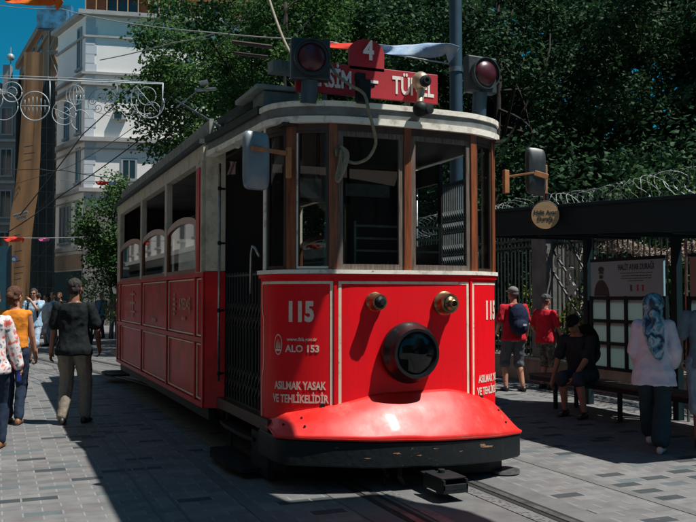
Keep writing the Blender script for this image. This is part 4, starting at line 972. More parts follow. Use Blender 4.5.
def shrub(label, loc, r_, h, seed, m, leaf=.05, n=26, per=900, cat='shrub', flat=1):
    rng = np.random.default_rng(seed); t = thing('shrub', label, cat, loc); ce, ra = [], []
    for i in range(n):
        a = rng.uniform(0, 2 * math.pi); q_ = r_ * rng.uniform(0, 1) ** .6; ce.append((math.cos(a) * q_, math.sin(a) * q_, h * rng.uniform(.3, .95))); ra.append(rng.uniform(.22, .4) * max(.7, r_))
    foliage(ce, ra, per, leaf, seed, 'leaves', m, t)
    mb = MB()
    for e in ce[:10]: mb.tube([(0, 0, 0), (e[0] * .4, e[1] * .4, e[2] * .5), e], .02, 5, .008)
    mb.build('stem', M['bark'], t, off=(0, 0, 0)); return t
shrub('pale green bush beside the tram rear, right of the man in black', (-.35, 22.5, 0), .75, 2.35, 31, M['leafC'], .07, 40, 420)
shrub('yellow-green flowering bush behind the man in the red shirt', (6.85, 6.2, .2), .6, 1.7, 32, M['leafF'], .06, 30, 600)
shrub('second yellow-green flowering bush near the iron gate', (6.8, 7.4, .2), .55, 1.65, 33, M['leafF'], .06, 26, 600)
# continuous mass of dark garden growth behind the fence: nobody could count it
def hedge_mass(name, x0, y0, x1, y1, w, h, n, seed, m, leaf, per, r=(.6, 1.1)):
    rng = np.random.default_rng(seed); ce, ra = [], []
    for i in range(n):
        f = rng.uniform(); o_ = rng.uniform(-w / 2, w / 2); ce.append((x0 + (x1 - x0) * f + o_, y0 + (y1 - y0) * f + rng.uniform(-.4, .4), h * rng.uniform(.05, .95))); ra.append(rng.uniform(*r))
    o = foliage(ce, ra, per, leaf, seed, name, m, None); tag(o, 'dark mass of garden shrubs behind the railings', 'hedge', kind='stuff'); return o
hedge_mass('garden_growth', 8.4, -4, 8.4, 34, 1.6, 5.2, 420, 41, M['leafA'], .085, 170)
rngw = np.random.default_rng(77); ce = []; ra = []
for i in range(420):
    f = rngw.uniform(); ce.append((26 - 10 * f + rngw.uniform(-2, 2), -2 + 38 * f + rngw.uniform(-2, 2), 19 * rngw.uniform(.02, 1))); ra.append(rngw.uniform(1.2, 2.0))
tag(foliage(ce, ra, 55, .26, 78, 'garden_wood', M['leafA'], None), 'far-off dark wood closing the view behind the garden trees', 'wood', kind='stuff')
# backing terrace wall behind the garden
wl = world_root(thing('garden_wall', 'tall dark wall closing the garden behind the trees', 'wall', (13.5, 14, 0)))
mb = MB(); mb.box((19, 12, 3.2), (.5, 60, 6.4)); mb.box((10, 41, 3.2), (18, .5, 6.4)); mb.build('wall_face', M['stoned'], wl)

# ------------------------------------------------------------------ FENCE with razor wire, gate ornament, ledge
FX = 6.2
fen = world_root(thing('fence', 'black wrought iron railings on a low stone base, crescents and a star in the ironwork', 'fence', (FX, 6, 0)))
mb = MB(); mb.box((FX, 10.5, .21), (.40, 31, .42)); mb.box((FX - .03, 10.5, .44), (.5, 31, .05)); mb.build('stone_base', M['stone'], fen, bevel=.01)
for y in (6.55, 12.5, 17):
    mb = MB(); mb.box((FX, y, 1.6), (.42, .46, 2.3)); mb.box((FX, y, 2.78), (.54, .58, .12)); mb.build('stone_pillar', M['stoned'] if y < 7 else M['stone'], fen, bevel=.02)
mb = MB()
y = -4.5
while y < 25:
    mb.box((FX, y, 1.72), (.022, .022, 2.55)); mb.lathe((FX, y, 3.0), (0, 0, 1), [(0, .012), (.03, .03), (.12, .002)], 6); y += .125
tag(mb.build('railing_bars', M['ironw'], fen), kind='stuff')
for z in (.62, 2.55, 2.68):
    mb = MB(); mb.box((FX, 10.2, z), (.035, 29.5, .04)); mb.build('rail', M['ironw'], fen)
def crescent(mb, cy, cz, r0, th=.05, x=FX - .06, open_=.9, face=0):
    pts = [(x, cy - r0 * math.cos(t), cz + r0 * math.sin(t)) for t in np.linspace(open_, 2 * math.pi - open_, 20)]
    n = len(pts); rad = [th * (.15 + math.sin(math.pi * i / (n - 1))) for i in range(n)]
    mb.tube(pts, rad, 8)
M['crescent'] = mat('silvered_iron', (.34, .36, .33), .5, .3)
for cy2, cz2 in ((6.1, 2.22), (5.75, 1.98)):
    mb = MB(); crescent(mb, cy2, cz2, .115, .032); mb.build('crescent', M['crescent'], fen, smooth='all')
def star(mb, x, cy, cz, r0, r1=None, n=5, th=.02):
    r1 = r1 or r0 * .42; pts = [((r0 if k % 2 == 0 else r1) * math.cos(math.pi / 2 + k * math.pi / n), (r0 if k % 2 == 0 else r1) * math.sin(math.pi / 2 + k * math.pi / n)) for k in range(2 * n)]
    mb.prism(pts, (x, cy, cz), (0, -1, 0), (0, 0, 1), th)
mb = MB(); star(mb, FX - .08, 5.72, 1.72, .20); mb.build('star', M['crescent'], fen)
mb = MB()
for (a, b) in (((6.75, 2.5), (5.55, 1.2)), ((6.6, 2.72), (5.3, 1.35)), ((5.2, 2.7), (5.2, .45)), ((5.95, 2.7), (5.2, 1.75))):
    mb.beam((FX - .04, a[0], a[1]), (FX - .04, b[0], b[1]), .03, .035)
for k in range(7):
    cyk = 6.5 - k * .2; r_ = .10; pts = [(FX - .05, cyk + r_ * (1 - t / 9) * math.cos(t), 2.45 + .07 * math.sin(k) + r_ * (1 - t / 9) * math.sin(t)) for t in np.linspace(0, 8, 20)]; mb.tube(pts, .012, 5)
    pts = [(FX - .05, 5.25 + k * .06 + .07 * (1 - t / 9) * math.cos(t), 2.2 - k * .2 + .07 * (1 - t / 9) * math.sin(t)) for t in np.linspace(0, 8, 16)]; mb.tube(pts, .010, 5)
mb.build('scrollwork', M['ironw'], fen)
def razor(name, label, p, q, r_, turns, seed):
    rng = random.Random(seed); p, q = Vector(p), Vector(q); d = q - p; L = d.length; d.normalize(); u = Vector((0, 0, 1)); w = d.cross(u)
    t = world_root(thing(name, label, 'razor wire', tuple(p))); mb = MB(); pts = []; n = turns * 14
    for i in range(n + 1):
        a = 2 * math.pi * i / 16; rr = r_ * (1 + .18 * math.sin(i * .37) + .08 * rng.uniform(-1, 1)); pts.append(p + d * (L * i / n + .12 * math.sin(a * 2.1)) + u * (r_ + rr * math.sin(a)) + w * rr * math.cos(a))
    mb.tube(pts, .0065, 4); mb.build('coil', M['razor'], t)
    mb = MB()
    for i in range(0, n, 1):
        a, b = pts[i], pts[i + 1]; m_ = (a + b) / 2; s_ = Vector((rng.uniform(-1, 1), rng.uniform(-1, 1), rng.uniform(-1, 1))).normalized() * .028; e = (b - a).normalized() * .02
        mb.add([m_ - e, m_ + s_, m_ + e, m_ - s_], [(0, 1, 2, 3)])
    tag(mb.build('barb', M['razor'], t, raw=True), kind='stuff')
razor('razor_wire', 'coils of razor wire along the top of the railings behind the shelter', (FX, -4, 3.0), (FX, 18, 3.0), .24, 120, 5)
# pale blossom climbing on the fence, seen as a bright strip under the canopy
rng = np.random.default_rng(3)
cl = foliage([(FX + .12, y, 2.32 + .12 * math.sin(y * 3)) for y in np.arange(-4, 5.1, .16)], [.17] * 57, 5000, .03, 9, 'blossom', M['leafP'], None)
tag(cl, 'strip of pale pinkish blossom along the fence, under the canopy', 'climbing plant', kind='stuff')

gp = thing('gate_pier', 'pale sunlit stone pier in the garden behind the crescents', 'pier', (8.0, 7.9, 0))
MB().box((0, 0, 1.5), (.5, .55, 3.0)).box((0, 0, 3.06), (.64, .7, .12)).build('shaft', mat('pale_stone', (.48, .42, .33), .8, c2=(.36, .31, .25), bump=.3), gp, bevel=.02)
shrub('light green leafy shrub rising above the razor wire at the right edge', (7.6, 4.7, 0), .8, 3.9, 34, M['leafB'], .09, 40, 420)
# ------------------------------------------------------------------ BUS SHELTER, bench, round sign, pole
def canopy_z(y): return 2.60 + .052 * y
sh = world_root(thing('shelter', 'dark flat-roofed street shelter with frosted panels and a poster, right of the tram', 'shelter', (4.2, 1.7, 0)))
xa, xb, ya, yb_ = 3.2, 4.98, -.85, 4.25
mb = MB(); vs = [(x, y, canopy_z(y) - dz) for x in (xa + .04, xb) for y in (ya + .04, yb_) for dz in (.30, .06)]
mb.add(vs, [(0, 1, 3, 2), (4, 6, 7, 5), (0, 4, 5, 1), (2, 3, 7, 6), (0, 2, 6, 4), (1, 5, 7, 3)]); mb.build('roof', M['shelter'], sh)
def sbeam(p, q, w, h, nm, m=None): return MB().beam(p, q, w, h).build(nm, m or M['shelter'], sh, bevel=.006)
sbeam((xa, ya, canopy_z(ya) - .17), (xa, yb_, canopy_z(yb_) - .17), .05, .34, 'fascia'); sbeam((xa, ya, canopy_z(ya) - .17), (xb, ya, canopy_z(ya) - .17), .05, .34, 'fascia')
sbeam((xa - .035, ya - .05, canopy_z(ya) + .01), (xa - .035, yb_, canopy_z(yb_) + .01), .05, .04, 'fascia_trim')
for y in (.3, 1.5, 2.7, 3.9): sbeam((xa + .1, y, canopy_z(y) - .33), (xb, y, canopy_z(y) - .33), .05, .06, 'rafter')
for y in (-.6, 1.93, 3.72): sbeam((4.88, y, 0), (4.88, y, canopy_z(y) - .28), .10, .10, 'post')
sbeam((4.88, 1.76, 0), (4.88, 1.76, 2.4), .03, .03, 'edge_strip', M['steel'])
def board(y0, y1, cols):
    for z in (.56, .92, 1.24, 1.57, 2.12): MB().box((4.87, (y0 + y1) / 2, z), (.05, y1 - y0, .045)).build('crossbar', M['shelter'], sh)
    cw = (y1 - y0) / cols
    for k in range(cols + 1): MB().box((4.868, y0 + k * cw, 1.08), (.05, .055, 1.04)).build('mullion', M['shelter'], sh)
    for k in range(cols):
        for z0, z1 in ((.585, .895), (.945, 1.215), (1.265, 1.545)): MB().box((4.872, y0 + (k + .5) * cw, (z0 + z1) / 2), (.012, cw - .06, z1 - z0)).build('pane', M['frost'], sh)
board(2.12, 3.62, 4); board(-.45, 1.70, 5)
po = MB().box((4.865, 2.87, 1.845), (.03, 1.48, .50)).build('poster', M['poster'], sh); po['label'] = 'pale blue poster with a portrait and a heading'
po2 = MB().box((4.865, .62, 1.845), (.03, 2.1, .50)).build('poster', M['poster2'], sh); po2['label'] = 'beige poster full of small print'
def wall_text(txt, y, z, size, xs, bold, x=4.848):
    mb = MB(); v, f = text_mesh(txt, size, xs, bold); mb.add([(x - zz, y - a, z + b) for a, b, zz in v], f); return mb
def put(mb, nm, par, m=None): return mb.build(nm, m or M['ink'], par, off=(4.2, 1.7, 0))
put(wall_text('HALİT AYAR DURAĞI', 2.66, 2.00, .112, .66, .02), 'lettering', po)
for z, w in ((1.92, .62), (1.88, .56), (1.845, .6), (1.81, .3)):
    mb = MB(); y = 2.66 + w / 2; rng_ = random.Random(int(z * 1000))
    while y > 2.66 - w / 2:
        l = rng_.uniform(.02, .06); mb.box((4.848, y - l / 2, z), (.002, l, .010)); y -= l + .012
    tag(put(mb, 'small_print', po), kind='stuff')
for k, (y, mm) in enumerate(((2.75, 'ink'), (2.62, 'red_sign'), (2.52, 'red_sign'))): put(MB().box((4.848, y, 1.71), (.002, .035, .09)), 'logo', po, M[mm])
mb = MB(); hx = 4.847                                           # printed portrait: bearded man in dark glasses and coat
def disc(mb, y, z, ry, rz_, x=4.848, n=20): mb.add([(x, y + ry * math.cos(t), z + rz_ * math.sin(t)) for t in np.linspace(0, 2 * math.pi, n + 1)[:-1]], [tuple(range(n))])
mb.add([(4.848, 3.54, 1.60), (4.848, 3.20, 1.60), (4.848, 3.22, 1.70), (4.848, 3.29, 1.79), (4.848, 3.34, 1.83), (4.848, 3.42, 1.83), (4.848, 3.49, 1.78), (4.848, 3.53, 1.69)], [tuple(range(8))]); put(mb, 'portrait_coat', po)
mb = MB(); disc(mb, 3.38, 1.93, .055, .075, 4.8475); put(mb, 'portrait_face', po, M['frost'])
mb = MB(); disc(mb, 3.38, 1.985, .06, .042, 4.8468); put(mb, 'portrait_hair', po)
mb = MB(); mb.box((4.8465, 3.38, 1.935), (.001, .10, .022)); put(mb, 'portrait_glasses', po)
mb = MB(); disc(mb, 3.38, 1.875, .045, .03, 4.8466); put(mb, 'portrait_beard', po)
mb = MB(); rng_ = random.Random(4)
for r_ in range(11):
    y = 1.5
    while y > -.2: l = rng_.uniform(.04, .14); mb.box((4.848, y - l / 2, 2.04 - r_ * .038), (.002, l, .010)); y -= l + .02
tag(put(mb, 'small_print', po2), kind='stuff')
be = world_root(thing('bench', 'long dark slatted bench under the shelter, with thin square legs', 'bench', (4.25, 1.6, 0)))
for x in (4.08, 4.20, 4.32, 4.44): MB().box((x, 1.6, .44), (.10, 4.9, .035)).build('slat', M['wood_dark'], be, bevel=.006)
MB().box((4.04, 1.6, .40), (.03, 4.8, .06)).build('seat_frame', M['shelter'], be)
for y in (-.7, .7, 2.1, 3.45):
    for x in (4.08, 4.44): MB().box((x, y, .21), (.045, .045, .42)).build('leg', M['shelter'], be)
# round hanging sign fixed to the canopy edge
rs = world_root(thing('round_sign', 'round wooden sign with black handwriting, fixed on the shelter fascia', 'sign', (3.13, 2.2, 0)))
dr = Vector((-math.cos(R(62)), -math.sin(R(62)), 0)); cs = Vector((3.00, 2.15, 2.60))
MB().lathe(cs, dr, [(-.02, .185), (.015, .185), (.025, .175), (.02, .168)], 40).build('rim', M['black'], rs, smooth=True)
MB().lathe(cs, dr, [(.02, .170), (.030, .170), (.031, .002)], 40).build('disc', M['disc'], rs, smooth=True)
axs = Vector((-dr.y, dr.x, 0)) * 1
for tx, dz, sz in (('Halit Ayar', .035, .075), ('Durağı', -.045, .075)):
    mb = MB(); v, f = text_mesh(tx, sz, .9, .02); ax = dr.cross(Vector((0, 0, 1))) * -1
    mb.add([cs + dr * (.033 + zz) + ax * a + Vector((0, 0, dz + b)) for a, b, zz in v], f); mb.build('lettering', M['ink'], rs)
MB().box(cs + Vector((.05, .06, .40)), (.045, .045, .48)).build('post', M['armwood'], rs, bevel=.005)
MB().box(cs + Vector((.05, .03, .1)), (.04, .04, .36)).build('bracket', M['black'], rs)
sp = thing('street_pole', 'tall blue-grey steel pole rising behind the right half of the tram roof', 'pole', (3.0, 4.34, 0))
MB().lathe((0, 0, 0), (0, 0, 1), [(0, .14), (.9, .135), (.92, .10), (5, .095), (11, .085)], 20).build('shaft', M['pole'], sp, smooth=True)
MB().lathe((0, 0, 4.93), (0, 0, 1), [(0, .11), (.07, .11)], 16).build('clamp', M['steel'], sp, smooth=True)
MB().lathe((0, 0, 0), (0, 0, 1), [(0, .22), (.03, .22), (.04, .14)], 16).build('base_plate', M['pole'], sp, smooth=True)

# ------------------------------------------------------------------ WIRES, bunting, light decoration across the street
def wire(name, label, pts, r_, m, sag=.3, cat='wire'):
    out = []
    for a, b in zip(pts[:-1], pts[1:]):
        a, b = Vector(a), Vector(b)
        for i in range(12): t = i / 12; out.append(a + (b - a) * t - Vector((0, 0, sag * 4 * t * (1 - t))))
    out.append(Vector(pts[-1])); o = MB().tube(out, r_, 5).build(name, m, smooth='all'); tag(o, label, cat); return o
def PP(px, py, d): return P(px, py, d)
wire('overhead_wire', 'tram contact wire running above the track', [(0, -12, 5.75), (0, 12, 5.75), (-1.2, 22, 5.75), (-6, 36, 5.75)], .009, M['wire'], .1)
wire('span_wire', 'span wire from the trees to the tram collector, high on the left', [P(100, 60, 20), P(172, 43, 17), P(216, 33, 16), P(322, 40, 13), (3.0, 4.34, 5.05)], .012, M['wirel'], .02)
wire('span_wire', 'thin cable crossing in front of the cream building top', [P(-30, 0, 30), P(62, 9, 28), P(216, 33, 16)], .012, M['wirel'], .1)
wire('span_wire', 'thin diagonal cable rising right across the cream building cornices', [P(20, 215, 32), P(83, 134, 32), P(134, 85, 32), P(172, 43, 30)], .022, M['wire'], .05)
wire('span_wire', 'second diagonal cable lower across the cream building', [P(8, 232, 34), P(60, 196, 34), P(142, 138, 32), P(240, 80, 30)], .022, M['wire'], .05)
wire('span_wire', 'horizontal cable in front of the dark net', [P(-20, 168, 38), P(40, 169, 38), P(62, 170, 38), P(130, 180, 36)], .02, M['wire'], .05)
mb = MB(); mb.tube([P(232, 42, 14), P(272, 47, 14)], .035, 6); bar = mb.build('insulator_bar', M['wood_dark']); tag(bar, 'upper reddish insulator bar on the span wire left of the sign lamp', 'insulator')
mb = MB(); mb.tube([P(234, 53, 14), P(268, 57, 14)], .03, 6); bar = mb.build('insulator_bar', M['wood_dark']); tag(bar, 'lower reddish insulator bar on the span wire left of the sign lamp', 'insulator')
mb = MB(); mb.tube([P(195, 90, 15), P(216, 89, 15)], .03, 6); mb.tube([P(200, 84, 15), P(208, 82, 15)], .05, 8); mb.tube([P(196, 92, 15), P(176, 108, 15)], .012, 5); tag(mb.build('wire_hanger', M['steel']), 'steel wire hanger among the leaves left of the tram roof', 'hanger')
mb = MB(); mb.tube([P(14, 216, 34), P(28, 212, 34)], .07, 6); mb.tube([P(17, 219, 34), P(27, 217, 34)], .06, 6); tag(mb.build('wire_hanger', M['steel']), 'steel wire hanger in front of the ochre tarpaulin', 'hanger')
M['flagred'] = cloth('red_flag_cloth', (.68, .06, .035), (.55, .04, .03), 3); M['flagpale'] = cloth('pale_flag_cloth', (.42, .50, .58), (.22, .32, .46), 4); M['flagor'] = cloth('orange_flag_cloth', (.75, .22, .02), (.5, .05, .02), 5)
M['flagpk'] = cloth('pink_flag_cloth', (.55, .12, .3))
def flag(name, label, a, b, drop, m, seed, cat='flag'):
    rng = random.Random(seed); a, b = Vector(a), Vector(b); n, k = 26, 8; vs = []; d = (b - a); dn = d.normalized(); back = Vector((-dn.y, dn.x, 0))
    for i in range(n + 1):
        for j in range(k + 1):
            u, v = i / n, j / k; w = .5 + .5 * noise.noise(Vector((u * 5, v * 1.5, seed))); e = drop * (1 if seed % 2 else 1) * (math.sin(math.pi * min(1, u * 1.15)) ** .4 if u < .87 else max(0, (1 - u) / .13) ** .7)
            vs.append(a + d * u - Vector((0, 0, e * v * (.75 + .5 * w))) + Vector((0, 0, .25 * drop * w * math.sin(math.pi * u))) + back * (drop * .9 * math.sin(v * 2.5 + u * 6) * (.3 + w * .5)))
    fs = [(i * (k + 1) + j, (i + 1) * (k + 1) + j, (i + 1) * (k + 1) + j + 1, i * (k + 1) + j + 1) for i in range(n) for j in range(k)]
    o = MB().add(vs, fs).build(name, m, smooth='all'); sd = o.modifiers.new('thick', 'SOLIDIFY'); sd.thickness = .004; tag(o, label, cat); return o
flag('flag', 'red cloth flag twisted on the wire above the route number', P(318, 41, 12.6), P(388, 47, 12.6), .13, M['flagred'], 3)
flag('flag', 'pale blue and white cloth flag tied to the grey pole', P(378, 44, 12.4), P(459, 47, 12.4), .22, M['flagpale'], 4)
flag('flag', 'orange patterned cloth flag at the top left corner against the sky', P(2, -4, 12), P(62, 0, 12), .14, M['flagor'], 5)
flag('flag', 'small red flag on a wire across the cream building wall', P(95, 181, 24), P(108, 182, 24), .13, M['flagred'], 7)
flag('flag', 'white flag beside the small red one on the wire across the building wall', P(108, 181, 24), P(116, 182, 24), .13, M['flagpale'], 9)
flag('flag', 'bright red flag on the lower wire in front of the ochre tarpaulin', P(3, 237, 22), P(24, 238, 22), .15, M['flagred'], 11)
flag('flag', 'small pink flag on the lower wire in front of the dark net', P(38, 238, 22), P(49, 239, 22), .09, M['flagpk'], 13)
wire('bunting_wire', 'lower bunting wire carrying red and pink flags at the far left', [P(-20, 236, 22), P(24, 238, 22), P(84, 237, 22)], .008, M['wirel'], .01)
wire('bunting_wire', 'bunting wire carrying the small red and white flags', [P(60, 180, 24), P(120, 182, 24), P(150, 182, 24)], .008, M['wirel'], .01)
DD = 21
ld = P(80, 80, DD); lo = (ld.x, ld.y, ld.z); dec = world_root(thing('street_decoration', 'row of white tube ornaments, rings and scrolls, hung from a bar across the street', 'decoration', lo))
fwv = Vector((math.sin(YAW), math.cos(YAW), 0)); rtv = Vector((math.cos(YAW), -math.sin(YAW), 0))
def dp(px, py): return P(px, py, DD)
def dt(pts, r_, nm='ornament', m=None): return MB().tube([dp(*p) for p in pts], r_ * .72, 6).build(nm, m or M['decor'], dec, smooth='all')
def circ(cx, cy, r_, ry=None, a0=0, a1=2 * math.pi, n=28): return [(cx + r_ * math.cos(t), cy + (ry or r_) * math.sin(t)) for t in np.linspace(a0, a1, n)]
dt([(-40, 77), (50, 80), (163, 84)], .022, 'bar'); dt([(-40, 74), (60, 77.5), (163, 83)], .012, 'bar')
dt([(50, 80), (50, 106)], .02, 'hanger'); dt([(163, 83), (162, 110)], .02, 'hanger'); dt([(117, 82), (117, 98)], .012, 'hanger')
dt(circ(12, 92, 10, 10), .018); dt(circ(4, 106, 14, 14), .015); dt(circ(12, 92, 5, 5), .012); dt(circ(-12, 98, 15), .016)
dt(circ(35, 106, 14.5), .02); dt([(21, 106), (49, 106)], .014)
for k in range(6): dt([(25 + k * 4, 106), (25 + k * 4, 96 + abs(k - 2.5) * 1.5)], .009); dt([(25 + k * 4, 106), (25 + k * 4, 116 - abs(k - 2.5) * 1.5)], .009)
dt(circ(64, 113, 12), .016); dt(circ(64, 113, 6), .01); dt([(53, 108), (75, 118)], .01); dt([(55, 120), (74, 106)], .01)
for w in (9, 5.5, 1.5): dt(circ(75, 95, w, 10), .012)
dt([(66, 100), (84, 100)], .008); dt([(67, 92), (83, 92)], .008); dt(circ(80, 120, 9, 10, math.pi * .6, math.pi * 1.9), .014)
def spir(cx, cy, r_, s=1, ph=0): return [(cx + s * r_ * (1 - t / 11) * math.cos(t + ph), cy + r_ * (1 - t / 11) * math.sin(t + ph)) for t in np.linspace(0, 10, 34)]
GS = mat('grey_scroll', (.16, .16, .15), .5)
for a in ((103, 97, 7, 1), (112, 99, 5, -1), (98, 108, 5, -1), (108, 108, 5, 1), (92, 101, 4, 1), (114, 107, 3.5, 1)): dt(spir(*a), .013, m=GS)
dt(circ(103, 103, 15, 15, math.pi * .9, math.pi * 1.9), .012, m=GS); dt([(99, 113), (110, 116)], .01, m=GS)
dt(circ(146, 98, 15, 16, math.pi * .45, math.pi * 1.45), .013); dt(circ(150, 104, 14, 14, -.4, math.pi * 1.1), .018); dt(circ(147, 96, 9), .012); dt(circ(152, 110, 8, 8), .012); dt(circ(128, 100, 9, 16, math.pi * .2, math.pi * .9), .012); dt([(136, 86), (158, 112)], .01)

# ------------------------------------------------------------------ PEOPLE
def remesh_obj(mb, name, m, parent, voxel, smooth=2, wr=0, wseed=0, wscale=9, off=(0, 0, 0)):
    o = mb.build(name, None, None, off=off)
    r_ = o.modifiers.new('r', 'REMESH'); r_.mode = 'VOXEL'; r_.voxel_size = voxel; r_.use_smooth_shade = True
    s_ = o.modifiers.new('s', 'SMOOTH'); s_.iterations = smooth; s_.factor = .5
    dg = bpy.context.evaluated_depsgraph_get(); dg.update(); me = bpy.data.meshes.new_from_object(o.evaluated_get(dg))
    old = o.data; bpy.data.objects.remove(o); bpy.data.meshes.remove(old)
    if wr:
        n = len(me.vertices); co = np.empty(n * 3, np.float32); me.vertices.foreach_get('co', co); co = co.reshape(-1, 3); nm = np.empty(n * 3, np.float32); me.vertices.foreach_get('normal', nm); nm = nm.reshape(-1, 3)
        for i in range(n):
            p = co[i]; a = noise.noise(Vector((p[0] * wscale, p[1] * wscale, p[2] * wscale * .7 + wseed))); b = noise.noise(Vector((p[0] * wscale * 2.3 + 5, p[1] * wscale * 2.3, p[2] * wscale * 1.8 + wseed)))
            co[i] += nm[i] * wr * (1 - 2 * abs(a) + .5 * b)
        me.vertices.foreach_set('co', co.ravel()); me.update()
    me.name = name; o = bpy.data.objects.new(name, me); COL.objects.link(o); o.parent = parent
    me.materials.clear(); me.materials.append(m); me.polygons.foreach_set('use_smooth', [True] * len(me.polygons)); return o
def ik(a, b, l1, l2, pole):
    a, b, pole = Vector(a), Vector(b), Vector(pole); d = b - a; L = min(d.length, (l1 + l2) * .999); dn = d.normalized(); b = a + dn * L
    x = (l1 * l1 - l2 * l2 + L * L) / (2 * L); h = math.sqrt(max(0, l1 * l1 - x * x)); pd = pole - dn * pole.dot(dn)
    return a + dn * x + pd.normalized() * h, b
def person(label, loc, rz, H=1.72, feet=((-.10, .0, 0), (.10, .0, 0)), hands=((-.26, .04, .80), (.26, .04, .80)), hip=None, lean=0, twist=0, headrot=(0, 0), knee=((0, 1, 0), (0, 1, 0)), elbow=((-.4, -1, 0), (.4, -1, 0)),
           skin=SK, top=None, topw=1.0, sleeve='short', hem=.86, bottom=None, leg='trousers', legw=1.0, shoe=None, shoeh=.07, hair=HAIRD, hairstyle='short', fem=False, glasses=False, foot_dir=(0, 0), curl=.6, vox=.011, toesup=(0, 0)):
    s = H / 1.75; t = thing('person', label, 'person', loc, rz); V = Vector
    hipc = V(hip) if hip else V((0, 0, .93)); RM = Matrix.Rotation(lean, 3, 'X') @ Matrix.Rotation(twist, 3, 'Z')
    RM = Matrix.Rotation(twist, 3, 'Z') @ Matrix.Rotation(-lean, 3, 'X')
    U = lambda x, y, z: hipc + RM @ V((x, y, z - .93))
    sw = .165 if fem else .19; hw = .095; S_ = lambda p: V(p) * s
    ce = lambda c, rx, ry, z, n=16, R_=None, w=2.3: [S_(U(c[0] + rx * math.copysign(abs(math.cos(a)) ** (2 / w), math.cos(a)), c[1] + ry * math.copysign(abs(math.sin(a)) ** (2 / w), math.sin(a)), z)) for a in np.linspace(0, 2 * math.pi, n + 1)[:-1]]
    def torso(e, z0=.84, z1=1.5, flare=0):   # rings from the hem up
        k = .93 if fem else 1; ch = .012 if fem else 0
        rows = [(.74, .168, .125, -.012), (.79, .166, .118, -.006), (.84, .165, .11, 0), (.90, .168, .118, -.005), (.98, .155 * k, .108, 0), (1.08, .145 * k, .10, .0), (1.20, .16 * k, .112 + ch, .008 + ch), (1.30, .172 * k, .118 + ch, .005 + ch), (1.38, .178 * k, .105, -.008), (1.43, .165 * k, .085, -.012), (1.47, .11 * k, .07, -.012), (1.50, .062, .062, -.008)]
        out = []
        for z, rx, ry, cy in rows:
            if z < z0 - .02 or z > z1: continue
            f = flare * max(0, (1.2 - z) / .35); out.append(ce((0, cy), rx + e + f, ry + e + f, max(z, z0)))
        return out
    hj = [hipc + V((sx * hw, 0, -.02)) for sx in (-1, 1)]; sj = [U(sx * sw, -.012, 1.415) for sx in (-1, 1)]
    L = []
    for i in (0, 1):
        f = V(feet[i]); ank = f + V((0, 0, .085)); kn, ank = ik(hj[i], ank, .43, .425, knee[i]); L.append((hj[i], kn, ank))
    Aj = []
    for i in (0, 1):
        w_ = V(hands[i]); el, w_ = ik(sj[i], w_, .29, .255, elbow[i]); Aj.append((sj[i], el, w_))
    b = MB(); b.loft(torso(-.012))
    neck0, neck1 = U(0, -.012, 1.46), U(0, .012, 1.60); b.cap(S_(neck0), .062 * s, S_(neck1), .055 * s)
    hc = U(0, .022, 1.645); HR = RM @ Matrix.Rotation(headrot[0], 3, 'Z') @ Matrix.Rotation(headrot[1], 3, 'X')
    hp = lambda x, y, z: S_(hc + HR @ V((x, y, z)))
    b.ell(hp(0, -.008, .03), (.076 * s, .094 * s, .088 * s), 16, 12, HR); b.ell(hp(0, .028, -.035), (.058 * s, .062 * s, .075 * s), 14, 10, HR); b.ell(hp(0, .052, -.078), (.028 * s, .026 * s, .026 * s), 10, 8, HR)
    b.cap(hp(0, .086, .012), .011 * s, hp(0, .106, -.026), .016 * s, 8); b.cap(hp(-.035, .078, .025), .014 * s, hp(.035, .078, .025), .014 * s, 8); b.cap(hp(-.018, .088, -.058), .009 * s, hp(.018, .088, -.058), .009 * s, 8)
    for sx in (-1, 1): b.ell(hp(sx * .078, -.005, -.005), (.012 * s, .022 * s, .034 * s), 8, 8, HR)
    for i, (h_, k_, a_) in enumerate(L):
        b.cap(S_(h_), .085 * s, S_(k_), .055 * s); cm = k_ + (a_ - k_) * .3 + V((0, -.012, 0)); b.cap(S_(k_), .053 * s, S_(cm), .056 * s); b.cap(S_(cm), .056 * s, S_(a_), .036 * s)
        fd = foot_dir[i]; dv = V((math.sin(fd), math.cos(fd), 0)); b.cap(S_(a_ + V((0, 0, -.045)) - dv * .03), .036 * s, S_(a_ + V((0, 0, -.055 + toesup[i])) + dv * .14), .026 * s)
    for i, (s0, e0, w0) in enumerate(Aj):
        sx = -1 if i == 0 else 1
        b.cap(S_(s0), .052 * s, S_(e0), .04 * s); b.cap(S_(e0), .041 * s, S_(w0), .027 * s)
        d = (w0 - e0).normalized(); side = d.cross(V((0, 1, 0))).normalized() if abs(d.y) < .9 else V((1, 0, 0)); fr = V((0, 1, 0)) - d * d.y; fr = fr.normalized() if fr.length > .1 else V((0, 0, 1)); inn = V((-sx, 0, 0)) - d * (-sx * d.x)
        inn = inn.normalized() if inn.length > .1 else side
        pc = w0 + d * .05; b.cap(S_(w0), .026 * s, S_(pc + fr * .012), .028 * s); b.cap(S_(pc - fr * .02), .017 * s, S_(pc + fr * .022 + d * .02), .017 * s)
        for k in range(4):
            o_ = fr * (.030 - k * .02); ln_ = (.036, .042, .039, .03)[k]; c_ = curl * (1 + .12 * k)
            p0 = w0 + d * .082 + o_; d1 = (d * math.cos(c_ * .5) + inn * math.sin(c_ * .5)); p1 = p0 + d1 * ln_; d2 = (d * math.cos(c_ * 1.5) + inn * math.sin(c_ * 1.5)); p2 = p1 + d2 * ln_ * .8
            b.cap(S_(p0), .0105 * s, S_(p1), .0095 * s, 6); b.cap(S_(p1), .0095 * s, S_(p2), .008 * s, 6)
